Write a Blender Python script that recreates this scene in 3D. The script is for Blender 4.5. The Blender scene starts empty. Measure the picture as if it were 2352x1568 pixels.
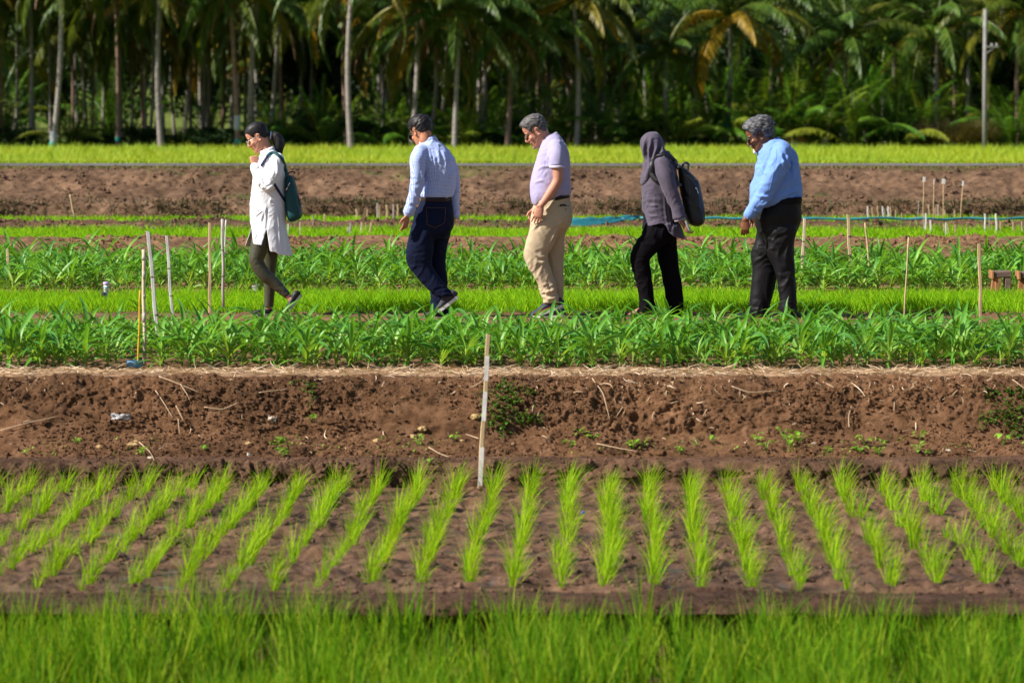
import bpy, math, random
import numpy as np
from mathutils import Vector, Matrix
from mathutils.bvhtree import BVHTree

# ------------------------------------------------------------------ camera, world, sun, exposure
sc = bpy.context.scene
COL = sc.collection
FPX, W, YH, ZC = 7950.0, 2352.0, 190.0, 2.02      # measured on the photo at 2352 px wide
cam = bpy.data.cameras.new("camera")
cam_ob = bpy.data.objects.new("camera", cam)
COL.objects.link(cam_ob)
cam_ob.location = (0, 0, ZC)
cam_ob.rotation_euler = (math.radians(90), 0, 0)
cam.sensor_width = 36.0
cam.lens = 36.0 * FPX / W
cam.shift_y = -(784.0 - YH) / W
cam.clip_start, cam.clip_end = 0.5, 3000.0
cam.dof.use_dof = True
cam.dof.focus_distance = 29.5
cam.dof.aperture_fstop = 3.8
sc.camera = cam_ob

SUN = Vector((-0.74, -0.25, 0.64)).normalized()
world = bpy.data.worlds.new("World")
sc.world = world
world.use_nodes = True
wn = world.node_tree
sky = wn.nodes.new("ShaderNodeTexSky")
sky.sky_type = 'NISHITA'
sky.sun_disc = False
sky.sun_elevation = math.asin(SUN.z)
sky.sun_rotation = math.atan2(SUN.x, SUN.y) % (2 * math.pi)
bg = wn.nodes["Background"]
bg.inputs[1].default_value = 0.06
wn.links.new(sky.outputs[0], bg.inputs[0])
sl = bpy.data.lights.new("sun", 'SUN')
sl.energy = 5.0
sl.angle = math.radians(0.53)
sl.color = (1.0, 0.945, 0.84)
sun_ob = bpy.data.objects.new("sun", sl)
COL.objects.link(sun_ob)
sun_ob.rotation_euler = SUN.to_track_quat('Z', 'Y').to_euler()
sun_ob.location = (0, 0, 60)
sc.view_settings.view_transform = 'Standard'
sc.view_settings.look = 'None'
sc.view_settings.gamma = 1.0
sc.view_settings.exposure = 0.72
sc.cycles.max_bounces = 8
sc.cycles.transparent_max_bounces = 8
sc.cycles.diffuse_bounces = 3
sc.cycles.glossy_bounces = 3
sc.cycles.transmission_bounces = 3
sc.cycles.caustics_reflective = False
sc.cycles.caustics_refractive = False

rng = np.random.default_rng(7)
random.seed(7)
R = math.radians

# ------------------------------------------------------------------ object helpers
def tag(o, label=None, cat=None, group=None, kind=None):
    if label: o["label"] = label
    if cat: o["category"] = cat
    if group: o["group"] = group
    if kind: o["kind"] = kind
    return o

def empty(name, loc, label, cat, group=None):
    o = bpy.data.objects.new(name, None)
    COL.objects.link(o)
    o.location = loc
    o.empty_display_size = 0.1
    return tag(o, label, cat, group)

def mesh_from(V, F, smooth=True, name="m"):
    """V (n,3), F (m,4) or (m,3) or list of lists"""
    me = bpy.data.meshes.new(name)
    if isinstance(F, np.ndarray):
        k = F.shape[1]
        me.vertices.add(len(V)); me.vertices.foreach_set("co", np.ascontiguousarray(V, dtype=np.float32).ravel())
        me.loops.add(F.size); me.loops.foreach_set("vertex_index", F.astype(np.int32).ravel())
        me.polygons.add(len(F)); me.polygons.foreach_set("loop_start", np.arange(0, F.size, k, dtype=np.int32))
        me.polygons.foreach_set("loop_total", np.full(len(F), k, dtype=np.int32))
        me.update(calc_edges=True)
    else:
        me.from_pydata([tuple(map(float, v)) for v in V], [], [tuple(int(i) for i in f) for f in F])
        me.update()
    me.polygons.foreach_set("use_smooth", np.full(len(me.polygons), smooth))
    return me

def put(name, me, mat=None, parent=None, loc=None):
    o = bpy.data.objects.new(name, me)
    COL.objects.link(o)
    if mat is not None and not me.materials:
        for m in (mat if isinstance(mat, (list, tuple)) else [mat]): me.materials.append(m)
    if parent is not None:
        o.parent = parent
    if loc is not None: o.location = loc
    return o

def verts_of(me):
    a = np.empty(len(me.vertices) * 3, np.float32); me.vertices.foreach_get("co", a); return a.reshape(-1, 3)

def normals_of(me):
    a = np.empty(len(me.vertices) * 3, np.float32); me.vertex_normals.foreach_get("vector", a); return a.reshape(-1, 3)

class Geo:
    """collects vertices / quads"""
    def __init__(s): s.v = []; s.f = []; s.n = 0; s.t = []
    def add(s, V, F, tint=None):
        V = np.asarray(V, float).reshape(-1, 3)
        s.v.append(V)
        for f in F: s.f.append([i + s.n for i in f]) if not isinstance(F, np.ndarray) else None
        if isinstance(F, np.ndarray): s.f += (F + s.n).tolist()
        s.n += len(V)
        s.t.append(np.full(len(V), 0.0 if tint is None else tint) if np.isscalar(tint) or tint is None else np.asarray(tint))
        return s
    def mesh(s, smooth=True, tint=False, origin=(0, 0, 0)):
        V = np.concatenate(s.v) - np.array(origin)
        me = mesh_from(V, s.f, smooth)
        if tint:
            at = me.attributes.new("tint", 'FLOAT', 'POINT'); at.data.foreach_set("value", np.concatenate(s.t).astype(np.float32))
        return me

# ------------------------------------------------------------------ noise
_p = np.random.default_rng(3).permutation(256); PERM = np.concatenate([_p, _p, _p])
_g = np.random.default_rng(4).normal(size=(256, 3)); GRD = _g / np.linalg.norm(_g, axis=1)[:, None]
def noise(x, y, z):
    x, y, z = np.broadcast_arrays(*(np.asarray(a, float) for a in (x, y, z)))
    xi, yi, zi = (np.floor(a).astype(int) for a in (x, y, z))
    xf, yf, zf = x - xi, y - yi, z - zi
    u, v, w = (t * t * t * (t * (t * 6 - 15) + 10) for t in (xf, yf, zf))
    X, Y, Z = xi & 255, yi & 255, zi & 255
    def g(dx, dy, dz):
        h = PERM[PERM[PERM[X + dx] + Y + dy] + Z + dz] & 255
        G = GRD[h]
        return G[..., 0] * (xf - dx) + G[..., 1] * (yf - dy) + G[..., 2] * (zf - dz)
    L = lambda a, b, t: a + t * (b - a)
    return L(L(L(g(0,0,0), g(1,0,0), u), L(g(0,1,0), g(1,1,0), u), v), L(L(g(0,0,1), g(1,0,1), u), L(g(0,1,1), g(1,1,1), u), v), w) * 1.6
def fbm(x, y, z, o=4, gain=0.5):
    s, a, f = 0, 1.0, 1.0
    for i in range(o):
        s = s + a * noise(x * f + 17.3 * i, y * f + 5.1 * i, z * f + 9.7 * i); a *= gain; f *= 2.03
    return s

# ------------------------------------------------------------------ materials
def newmat(name):
    m = bpy.data.materials.new(name); m.use_nodes = True
    return m, m.node_tree, m.node_tree.nodes["Principled BSDF"]
def ramp(nt, fac, stops):
    r = nt.nodes.new("ShaderNodeValToRGB")
    while len(r.color_ramp.elements) < len(stops): r.color_ramp.elements.new(0.5)
    for e, (p, c) in zip(r.color_ramp.elements, stops): e.position = p; e.color = (*c, 1)
    nt.links.new(fac, r.inputs[0]); return r.outputs[0]
def tex_noise(nt, scale, detail=4, rough=0.6, vec=None, stretch=None):
    n = nt.nodes.new("ShaderNodeTexNoise"); n.inputs["Scale"].default_value = scale
    n.inputs["Detail"].default_value = detail; n.inputs["Roughness"].default_value = rough
    if vec is None:
        tc = nt.nodes.new("ShaderNodeTexCoord"); vec = tc.outputs["Object"]
    if stretch:
        mp = nt.nodes.new("ShaderNodeMapping"); mp.inputs["Scale"].default_value = stretch
        nt.links.new(vec, mp.inputs[0]); vec = mp.outputs[0]
    nt.links.new(vec, n.inputs["Vector"]); return n.outputs["Fac"]
def bump(nt, b, h, strength=0.5, dist=0.01):
    n = nt.nodes.new("ShaderNodeBump"); n.inputs["Strength"].default_value = strength; n.inputs["Distance"].default_value = dist
    nt.links.new(h, n.inputs["Height"]); nt.links.new(n.outputs[0], b.inputs["Normal"])
def simple(name, col, rough=0.6, var=0.15, scale=20, bmp=0.0, bscale=60, bdist=0.004, spec=0.3, metal=0, stretch=None, sheen=0):
    m, nt, b = newmat(name)
    f = tex_noise(nt, scale, stretch=stretch)
    lo = tuple(c * (1 - var) for c in col); hi = tuple(min(1, c * (1 + var)) for c in col)
    nt.links.new(ramp(nt, f, [(0.3, lo), (0.7, hi)]), b.inputs["Base Color"])
    b.inputs["Roughness"].default_value = rough; b.inputs["Specular IOR Level"].default_value = spec
    b.inputs["Metallic"].default_value = metal
    if sheen: b.inputs["Sheen Weight"].default_value = sheen
    if bmp: bump(nt, b, tex_noise(nt, bscale, stretch=stretch), bmp, bdist)
    return m
def leaf(name, cols, trans=0.35, rough=0.5, tint=None, tcol=None, spec=0.35, patch=0.0, pscale=0.5):
    """foliage: colour differs per blade, optional tint attribute for old yellow fronds"""
    m, nt, b = newmat(name)
    gi = nt.nodes.new("ShaderNodeNewGeometry")
    fac = gi.outputs["Random Per Island"]
    if patch:
        pn = tex_noise(nt, pscale, 3)
        ma = nt.nodes.new("ShaderNodeMix"); ma.data_type = 'FLOAT'; ma.inputs[0].default_value = patch
        mr = nt.nodes.new("ShaderNodeMapRange"); mr.inputs[1].default_value = 0.3; mr.inputs[2].default_value = 0.7
        nt.links.new(pn, mr.inputs[0]); nt.links.new(fac, ma.inputs[2]); nt.links.new(mr.outputs[0], ma.inputs[3]); fac = ma.outputs[0]
    k = len(cols)
    c = ramp(nt, fac, [(i / (k - 1), cols[i]) for i in range(k)])
    if tint:
        at = nt.nodes.new("ShaderNodeAttribute"); at.attribute_name = "tint"
        mx = nt.nodes.new("ShaderNodeMix"); mx.data_type = 'RGBA'
        nt.links.new(at.outputs["Fac"], mx.inputs[0]); nt.links.new(c, mx.inputs[6]); mx.inputs[7].default_value = (*tcol, 1)
        c = mx.outputs[2]
    nt.links.new(c, b.inputs["Base Color"])
    b.inputs["Roughness"].default_value = rough; b.inputs["Specular IOR Level"].default_value = spec
    tr = nt.nodes.new("ShaderNodeBsdfTranslucent")
    hs = nt.nodes.new("ShaderNodeMix"); hs.data_type = 'RGBA'; hs.blend_type = 'MULTIPLY'; hs.inputs[0].default_value = 1
    nt.links.new(c, hs.inputs[6]); hs.inputs[7].default_value = (1.5, 1.35, 0.5, 1)
    nt.links.new(hs.outputs[2], tr.inputs[0])
    ms = nt.nodes.new("ShaderNodeMixShader"); ms.inputs[0].default_value = trans
    out = nt.nodes["Material Output"]
    nt.links.new(b.outputs[0], ms.inputs[1]); nt.links.new(tr.outputs[0], ms.inputs[2]); nt.links.new(ms.outputs[0], out.inputs[0])
    return m
def soil(name, dark, mid, light, scale=6, rough=0.95, bstr=0.8, bscale=70, bdist=0.02, green=None, gscale=1.0, gthr=0.62, wet=False):
    m, nt, b = newmat(name)
    c = ramp(nt, tex_noise(nt, scale, 8, 0.7), [(0.28, dark), (0.5, mid), (0.74, light)])
    big = nt.nodes.new("ShaderNodeMapRange"); big.inputs[1].default_value = .35; big.inputs[2].default_value = .65; big.inputs[3].default_value = .62; big.inputs[4].default_value = 1.12
    nt.links.new(tex_noise(nt, scale * .16, 4, .6), big.inputs[0])
    mb = nt.nodes.new("ShaderNodeMix"); mb.data_type = 'RGBA'; mb.blend_type = 'MULTIPLY'; mb.inputs[0].default_value = 1
    nt.links.new(c, mb.inputs[6]); nt.links.new(big.outputs[0], mb.inputs[7]); c = mb.outputs[2]
    if green:
        f = tex_noise(nt, gscale, 5, 0.7)
        mr = nt.nodes.new("ShaderNodeMapRange"); mr.inputs[1].default_value = gthr; mr.inputs[2].default_value = gthr + 0.08; mr.inputs[4].default_value = 0.75
        nt.links.new(f, mr.inputs[0])
        mx = nt.nodes.new("ShaderNodeMix"); mx.data_type = 'RGBA'
        nt.links.new(mr.outputs[0], mx.inputs[0]); nt.links.new(c, mx.inputs[6]); mx.inputs[7].default_value = (*green, 1); c = mx.outputs[2]
    nt.links.new(c, b.inputs["Base Color"])
    b.inputs["Roughness"].default_value = rough; b.inputs["Specular IOR Level"].default_value = 0.15
    if wet:
        b.inputs["Specular IOR Level"].default_value = 0.4
        wr = nt.nodes.new("ShaderNodeMapRange"); wr.inputs[1].default_value = .42; wr.inputs[2].default_value = .6; wr.inputs[3].default_value = .28; wr.inputs[4].default_value = .9
        nt.links.new(tex_noise(nt, 2.6, 5, .6, stretch=(1, 2.2, 1)), wr.inputs[0]); nt.links.new(wr.outputs[0], b.inputs["Roughness"])
    bump(nt, b, tex_noise(nt, bscale, 8, 0.75), bstr, bdist)
    return m

# ------------------------------------------------------------------ ribbons (leaves, blades)
def ribbons(p0, length, theta, phi, bend, width, K=4, C=2, prof=None, fold=0.0, roll=None, bexp=1.5, twist=0.0, wave=0.0):
    """N curved strips. returns V (N*(K+1)*C,3), F quads"""
    N = len(length); t = np.linspace(0, 1, K + 1)
    th = theta[:, None] - bend[:, None] * t[None, :] ** bexp
    ph = phi[:, None] + np.asarray(twist).reshape(-1, 1) * t[None, :]
    d = np.stack([np.cos(th) * np.cos(ph), np.cos(th) * np.sin(ph), np.sin(th)], -1)
    step = (length / K)[:, None, None]
    mid = (d[:, 1:] + d[:, :-1]) * 0.5
    P = np.concatenate([np.zeros((N, 1, 3)), np.cumsum(mid * step, 1)], 1) + p0[:, None, :]
    S = np.stack([-np.sin(ph), np.cos(ph), np.zeros_like(ph)], -1)
    Nn = np.cross(d, S)
    if roll is None: roll = np.zeros(N)
    r = roll[:, None, None]
    if wave:
        r = r + wave * np.sin(t * 9.0 + phi[:, None] * 7)[:, :, None]
    S2 = S * np.cos(r) + Nn * np.sin(r); N2 = Nn * np.cos(r) - S * np.sin(r)
    if prof is None: prof = np.interp(t, [0, 0.15, 0.5, 0.85, 1], [0.6, 1, 0.95, 0.45, 0.03])
    w = width[:, None, None] * prof[None, :, None] * 0.5
    if C == 2: cols = [P - S2 * w, P + S2 * w]
    else:
        cols = [P - S2 * w + N2 * w * fold, P - N2 * w * fold * 0.0, P + S2 * w + N2 * w * fold]
    V = np.stack(cols, 2).reshape(-1, 3)
    i = np.arange(N)[:, None, None] * ((K + 1) * C) + np.arange(K)[None, :, None] * C + np.arange(C - 1)[None, None, :]
    F = np.stack([i, i + 1, i + C + 1, i + C], -1).reshape(-1, 4)
    return V, F

def tube(pts, rad, n=8, close=True, squash=None):
    """swept tube along pts; rad scalar per point; returns V,F lists"""
    P = np.asarray(pts, float); m = len(P); T = np.gradient(P, axis=0); T /= np.linalg.norm(T, axis=1)[:, None] + 1e-9
    up = np.array([0, 1, 0.0]) if abs(T[0][1]) < 0.9 else np.array([1, 0, 0.0])
    V = []; a = np.linspace(0, 2 * np.pi, n, endpoint=False)
    rad = np.broadcast_to(np.asarray(rad, float), (m,))
    for k in range(m):
        s = np.cross(T[k], up); s /= np.linalg.norm(s); b = np.cross(s, T[k])
        q = squash if squash else 1.0
        V.append(P[k] + rad[k] * (np.cos(a)[:, None] * s + q * np.sin(a)[:, None] * b))
    V = np.concatenate(V); F = []
    for k in range(m - 1):
        for j in range(n):
            j2 = (j + 1) % n; F.append([k * n + j, k * n + j2, (k + 1) * n + j2, (k + 1) * n + j])
    if close: F.append(list(range(n))[::-1]); F.append([(m - 1) * n + j for j in range(n)])
    return V, F

def box(c, s, rot=None, bev=0.0):
    """box with slightly cut corners"""
    c = np.array(c, float); h = np.array(s, float) / 2; b = min(bev, h.min() * 0.6)
    if b <= 0:
        V = np.array([[x, y, z] for x in (-1, 1) for y in (-1, 1) for z in (-1, 1)]) * h
        F = [[0, 1, 3, 2], [4, 6, 7, 5], [0, 4, 5, 1], [2, 3, 7, 6], [0, 2, 6, 4], [1, 5, 7, 3]]
    else:
        V = []; 
        ring = [(-1, -1), (1, -1), (1, 1), (-1, 1)]
        def oct_(z, ins):
            hx, hy = h[0] - ins, h[1] - ins; o = []
            for (sx, sy), nx in zip(ring, (0, 1, 0, 1)):
                a = (sx * (hx - b), sy * hy); d = (sx * hx, sy * (hy - b))
                o += ([d, a] if nx == 0 else [a, d])
            return [(x, y, z) for x, y in o]
        V = oct_(-h[2], b * .7) + oct_(-h[2] + b, 0) + oct_(h[2] - b, 0) + oct_(h[2], b * .7)
        V = np.array(V); F = [list(range(8))[::-1], list(range(24, 32))]
        for k in range(3):
            for j in range(8): F.append([k * 8 + j, k * 8 + (j + 1) % 8, (k + 1) * 8 + (j + 1) % 8, (k + 1) * 8 + j])
    if rot is not None: V = V @ np.array(rot.to_3x3()).T
    return V + c, F

def at(px, py, D):
    """2352-px photo coordinates at distance D -> world"""
    return np.array([(px - W / 2) * D / FPX, D, ZC - (py - YH) * D / FPX])
# ------------------------------------------------------------------ the ground: one profile of terraces, cut into named strips
HALF = 0.148
def strip(name, prof, ds, dx, amp, mat, nfun, wide=1.5, add=2.0, ramp_edge=1):
    """prof [(D,z)...]; rows every ds along the profile, columns every dx; displaced along the profile normal"""
    P = np.array(prof, float)
    seg = np.linalg.norm(np.diff(P, axis=0), axis=1); s = np.concatenate([[0], np.cumsum(seg)])
    n = max(2, int(s[-1] / ds) + 1); u = np.linspace(0, s[-1], n)
    D = np.interp(u, s, P[:, 0]); Z = np.interp(u, s, P[:, 1])
    if n > 8:
        k = max(1, int(0.03 / ds)); ker = np.ones(2 * k + 1) / (2 * k + 1)
        Zs = np.convolve(np.pad(Z, k, 'edge'), ker, 'valid'); Zs[0], Zs[-1] = Z[0], Z[-1]; Z = Zs
    dD, dZ = np.gradient(D), np.gradient(Z); L = np.hypot(dD, dZ); nD, nZ = -dZ / L, dD / L
    hw = HALF * D.max() * wide + add
    m = int(2 * hw / dx) + 1; X = np.linspace(-hw, hw, m)
    XX, DD = np.meshgrid(X, D); ZZ = np.meshgrid(X, Z)[1]
    e = nfun(XX, DD, ZZ) * amp
    fade = np.minimum(1, np.minimum(u, s[-1] - u) / max(ds * 3, 0.03))[:, None] if ramp_edge else 1
    e = e * fade
    V = np.stack([XX, DD + nD[:, None] * e, ZZ + nZ[:, None] * e], -1).reshape(-1, 3)
    i = (np.arange(n - 1)[:, None] * m + np.arange(m - 1)[None, :])
    F = np.stack([i, i + 1, i + m + 1, i + m], -1).reshape(-1, 4)
    me = mesh_from(V, F); o = put(name, me, mat); o["kind"] = "structure"
    return o

def clods(x, y, z):
    a = fbm(x * 3.1, y * 3.1, z * 4.5, 4, 0.55)
    b = 1 - np.abs(fbm(x * 9 + 3, y * 9, z * 12, 3, 0.5)) * 2
    c = noise(x * 30, y * 30, z * 34) + .9 * (1 - 2.6 * np.abs(noise(x * 44 + 7, y * 44, z * 48)))
    hole = np.clip(noise(x * 4.2 + 40, y * 4, z * 6.5) - 0.38, 0, 1) * -2.2
    pt = np.clip(noise(x * 0.9 + 3, y, z * 2.2) * 1.6 + .62, .18, 1.25)
    return a * 0.70 + (b * 0.30 + c * 0.22 + hole) * pt
def lumps(x, y, z): return .35 * (1 - 2.5 * np.abs(noise(x * 13, y * 13, 4.0))) * np.clip(noise(x * 1.5, y * 1.5, 7) * 2 + .5, 0, 1) + fbm(x * 5, y * 5, 0.3, 4, 0.5) * 0.6 + np.clip(fbm(x * 3.1 + 9, y * 3.1, 1.3, 4, 0.65), -0.1, 2) * 1.2
def crumbs(x, y, z): return fbm(x * 8, y * 8, 0.7, 3, 0.6)
def farclods(x, y, z):
    a = fbm(x * 1.6, y * 1.6, z * 3.2, 4, 0.6)
    return a * 0.9 + (1 - np.abs(fbm(x * 4.5 + 3, y * 4, z * 8, 3, 0.5)) * 2) * 0.35 + np.clip(noise(x * 2.5 + 40, y * 2, z * 5) - 0.3, 0, 1) * -2

M_mud = soil("wet_mud", (0.045, 0.022, 0.011), (0.135, 0.068, 0.036), (0.235, 0.13, 0.078), 6, 0.6, 0.7, 60, 0.015, wet=True)
M_bank = soil("bank_earth", (0.090, 0.042, 0.020), (0.24, 0.12, 0.060), (0.38, 0.21, 0.12), 11, 0.95, 1.0, 110, 0.03)
M_ledge = soil("ledge_earth", (0.075, 0.045, 0.035), (0.13, 0.078, 0.058), (0.19, 0.12, 0.09), 9, 0.9, 0.4, 80, 0.006)
M_step = soil("shade_darkened_earth", (0.045, 0.023, 0.013), (0.115, 0.060, 0.036), (0.20, 0.112, 0.070), 9, 0.85, 0.7, 70, 0.012)  # earth colour darkened to stand in for shade on the step face
M_bund = soil("dark_bund_earth", (0.030, 0.016, 0.010), (0.078, 0.040, 0.025), (0.14, 0.078, 0.050), 9, 0.8, 0.7, 70, 0.012)  # darker earth tone, the same on the bund's top and face
M_field = soil("dry_field_earth", (0.11, 0.055, 0.028), (0.22, 0.12, 0.065), (0.34, 0.21, 0.12), 9, 0.95, 0.7, 60, 0.02)
M_straw_ground = soil("straw_strewn_earth", (0.17, 0.095, 0.055), (0.33, 0.20, 0.115), (0.52, 0.36, 0.23), 22, 0.95, 0.7, 90, 0.012)
M_farbank = soil("far_bank_earth", (0.065, 0.037, 0.022), (0.175, 0.102, 0.062), (0.28, 0.175, 0.11), 3.6, 0.95, 0.9, 20, 0.04, green=(0.09, 0.11, 0.03), gscale=0.55, gthr=0.60)
M_ridge = soil("ridge_earth", (0.07, 0.035, 0.022), (0.16, 0.088, 0.055), (0.27, 0.16, 0.10), 5, 0.95, 0.9, 30, 0.03)
M_grassground = soil("field_ground", (0.05, 0.07, 0.012), (0.12, 0.16, 0.02), (0.20, 0.22, 0.03), 2, 0.95, 0.3, 10, 0.02)
M_road = soil("asphalt_road", (0.11, 0.10, 0.11), (0.14, 0.13, 0.14), (0.18, 0.165, 0.17), 1.2, 0.9, 0.3, 60, 0.004)

low = strip("low_plot_soil", [(3, -0.87), (13, -0.87), (17.12, -0.86)], 0.05, 0.05, 0.012, M_mud, lumps)
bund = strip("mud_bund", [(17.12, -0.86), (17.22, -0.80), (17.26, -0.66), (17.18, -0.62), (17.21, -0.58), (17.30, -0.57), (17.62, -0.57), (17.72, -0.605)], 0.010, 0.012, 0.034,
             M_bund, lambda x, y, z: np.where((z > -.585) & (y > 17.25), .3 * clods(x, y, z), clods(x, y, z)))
plot = strip("muddy_plot", [(17.72, -0.605), (22.42, -0.605)], 0.015, 0.015, 0.036, M_mud, lumps)
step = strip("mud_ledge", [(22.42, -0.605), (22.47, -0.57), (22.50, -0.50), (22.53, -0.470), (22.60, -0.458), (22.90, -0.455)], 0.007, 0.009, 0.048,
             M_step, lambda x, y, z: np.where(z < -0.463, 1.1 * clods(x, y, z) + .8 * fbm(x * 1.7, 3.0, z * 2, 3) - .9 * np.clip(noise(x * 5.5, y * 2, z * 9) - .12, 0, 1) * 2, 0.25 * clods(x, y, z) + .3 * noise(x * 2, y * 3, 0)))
bank = strip("earth_bank", [(22.90, -0.455), (23.18, -0.40), (23.36, -0.35), (23.46, -0.20), (23.58, -0.06), (23.70, -0.008), (23.8, 0)], 0.007, 0.009, 0.040, M_bank, clods)
verge = strip("straw_verge_soil", [(23.8, 0), (24.45, 0)], 0.012, 0.014, 0.012, M_straw_ground, crumbs)
fieldsoil = strip("corn_field_soil", [(24.45, 0), (41.5, 0)], 0.05, 0.05, 0.02, M_field, crumbs)
bund2 = strip("earth_bund", [(41.5, 0), (42.3, 0.075), (43.3, 0.085), (44, -0.1)], 0.02, 0.03, 0.035, M_field, farclods)
strip1 = strip("rice_strip_soil", [(44, -0.1), (48.4, -0.1)], 0.1, 0.15, 0.01, M_ridge, crumbs)
ridge = strip("mud_ridge", [(48.4, -0.1), (48.75, -0.02), (50.4, 0.0), (50.8, -0.1)], 0.03, 0.04, 0.05, M_ridge, farclods)
strip2 = strip("rice_strip_soil", [(50.8, -0.1), (53.35, -0.1)], 0.1, 0.15, 0.01, M_ridge, crumbs)
fbank = strip("far_earth_bank", [(53.35, -0.1), (53.5, 0.12), (53.7, 0.155), (55.9, 0.17), (56.4, 0.30), (57.2, 0.50), (57.7, 0.555), (59.2, 0.575)], 0.03, 0.035, 0.060, M_farbank,
              lambda x, y, z: (farclods(x, y, z) * (.5 + .6 * np.clip(z / .5, 0, 1)) + .35 * noise(x * 9, y * 9, z * 11) + .25 * noise(x * 17, y * 17, z * 19)) * np.clip((58.6 - y) / 1.5, 0.05, 1))
road = strip("road", [(59.2, 0.595), (61.0, 0.60)], 0.2, 0.5, 0.008, M_road, crumbs, ramp_edge=1)
field = strip("ground", [(59.2, 0.575), (61.4, 0.58), (64, 0.2), (75, -1.15), (85, -1.3), (180, -1.3), (300, -1.3), (2500, -1.3)], 1.2, 3.0, 0.04, M_grassground, crumbs, wide=1.2)

# puddle water lying in the low parts of the muddy plot
m, nt, b = newmat("puddle_water")
b.inputs["Base Color"].default_value = (0.10, 0.075, 0.07, 1); b.inputs["Roughness"].default_value = 0.12
bump(nt, b, tex_noise(nt, 7, 3), 0.15, 0.01)
Vw = np.array([[x, y, -0.6165] for y in (17.7, 22.43) for x in (-7, 7)], float)
wa = put("water", mesh_from(Vw, [[0, 1, 3, 2]]), m); wa["kind"] = "structure"

def bvh(o): 
    me = o.data; return BVHTree.FromPolygons([v.co for v in me.vertices], [p.vertices[:] for p in me.polygons])
B_bank = [bvh(bank), bvh(step), bvh(verge)]
def hit(px, py, trees=None):
    d = Vector(at(px, py, 1.0)) - Vector((0, 0, ZC)); d.normalize(); best = None
    for t in (trees or B_bank):
        h = t.ray_cast(Vector((0, 0, ZC)), d)
        if h[0] is not None and (best is None or h[3] < best[3]): best = h
    return best

# ------------------------------------------------------------------ grasses (nobody could count them)
def blades(n, x0, x1, d0, d1, z, h, w, lean=0.0, K=3, fan=True, th=(60, 88), bend=(0.3, 1.1), edge=None):
    D = np.sqrt(rng.uniform(d0 ** 2, d1 ** 2, n)) if fan else rng.uniform(d0, d1, n)
    X = rng.uniform(x0, x1, n) * (D if fan else 1)
    zz = z(X, D) if callable(z) else np.full(n, z)
    p = np.stack([X, D, zz], -1)
    ph = rng.uniform(0, 2 * np.pi, n) * (1 - lean) + rng.normal(0, 0.5, n) * lean
    L = h * rng.uniform(0.55, 1.15, n)
    pn = fbm(X * 0.9, D * 0.9, 2.2, 2); L = L * (1 + 0.25 * pn)
    return ribbons(p, L, R(1) * rng.uniform(*th, n), ph, rng.uniform(*bend, n), w * rng.uniform(0.7, 1.3, n), K=K, roll=rng.uniform(-1.5, 1.5, n))

def grass(name, VF, mat, label, cat):
    o = put(name, mesh_from(*VF, smooth=False), mat); tag(o, label, cat, kind="stuff"); return o

G_fore = leaf("foreground_rice_leaf", [(0.03, 0.11, 0.005), (0.09, 0.23, 0.008), (0.18, 0.35, 0.012), (0.36, 0.42, 0.04)], 0.42, 0.75, spec=0.08)
G_lime = leaf("lime_rice_leaf", [(0.12, 0.34, 0.008), (0.21, 0.46, 0.010), (0.36, 0.55, 0.016)], 0.42, 0.75, spec=0.1)
G_tuft = leaf("rice_tuft_leaf", [(0.14, 0.34, 0.006), (0.25, 0.46, 0.010), (0.42, 0.54, 0.03)], 0.42, 0.7, spec=0.12)
G_field = leaf("far_field_grass", [(0.20, 0.34, 0.010), (0.30, 0.42, 0.012), (0.46, 0.42, 0.02)], 0.35, 0.6, patch=0.6, pscale=0.12)
G_corn = leaf("corn_leaf", [(0.045, 0.20, 0.038), (0.085, 0.29, 0.034), (0.15, 0.39, 0.025)], 0.34, 0.42, spec=0.35, tint=True, tcol=(0.42, 0.60, 0.10))
G_stem = simple("corn_stem", (0.22, 0.36, 0.07), 0.5, 0.3, 30)
G_weed = leaf("weed_leaf", [(0.05, 0.14, 0.015), (0.08, 0.20, 0.02), (0.13, 0.26, 0.03)], 0.25, 0.5)
G_seed = leaf("seedling_leaf", [(0.16, 0.36, 0.03), (0.22, 0.45, 0.04), (0.30, 0.5, 0.05)], 0.3, 0.45)
M_straw = leaf("dry_straw", [(0.30, 0.19, 0.11), (0.52, 0.37, 0.23), (0.76, 0.60, 0.44)], 0.1, 0.8)

def clumped(n_clump, per, x0, x1, d0, d1, z, h, w, spread, **kw):
    D = rng.uniform(d0, d1, n_clump); X = rng.uniform(x0, x1, n_clump) * D
    hs = np.exp(rng.normal(0, 0.18, n_clump)) * h
    D = np.repeat(D, per) + rng.normal(0, spread, n_clump * per); X = np.repeat(X, per) + rng.normal(0, spread, n_clump * per)
    n = len(D); L = np.repeat(hs, per) * rng.uniform(0.55, 1.1, n)
    ok = (D < d1 + 0.03) 
    p = np.stack([X, D, np.full(n, z)], -1)
    ph = rng.uniform(0, 2 * np.pi, n); 
    return ribbons(p[ok], L[ok], R(1) * rng.uniform(70, 90, ok.sum()), ph[ok], rng.gamma(1.6, 0.24, ok.sum()), (w * rng.uniform(0.6, 1.3, n))[ok], K=5, roll=rng.uniform(-1.5, 1.5, ok.sum()), bexp=2.2)
grass("foreground_rice", clumped(860, 66, -0.30, 0.30, 12.8, 17.10, -0.86, 0.40, 0.0070, 0.030), G_fore,
      "dense tall green rice seedlings filling the low plot along the bottom", "rice grass")
grass("middle_rice", blades(60000, -HALF * 1.6, HALF * 1.6, 30.3, 32.3, 0.0, 0.15, 0.006, lean=0.3), G_lime,
      "short lime green rice carpet that the five walkers step through", "rice grass")
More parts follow.
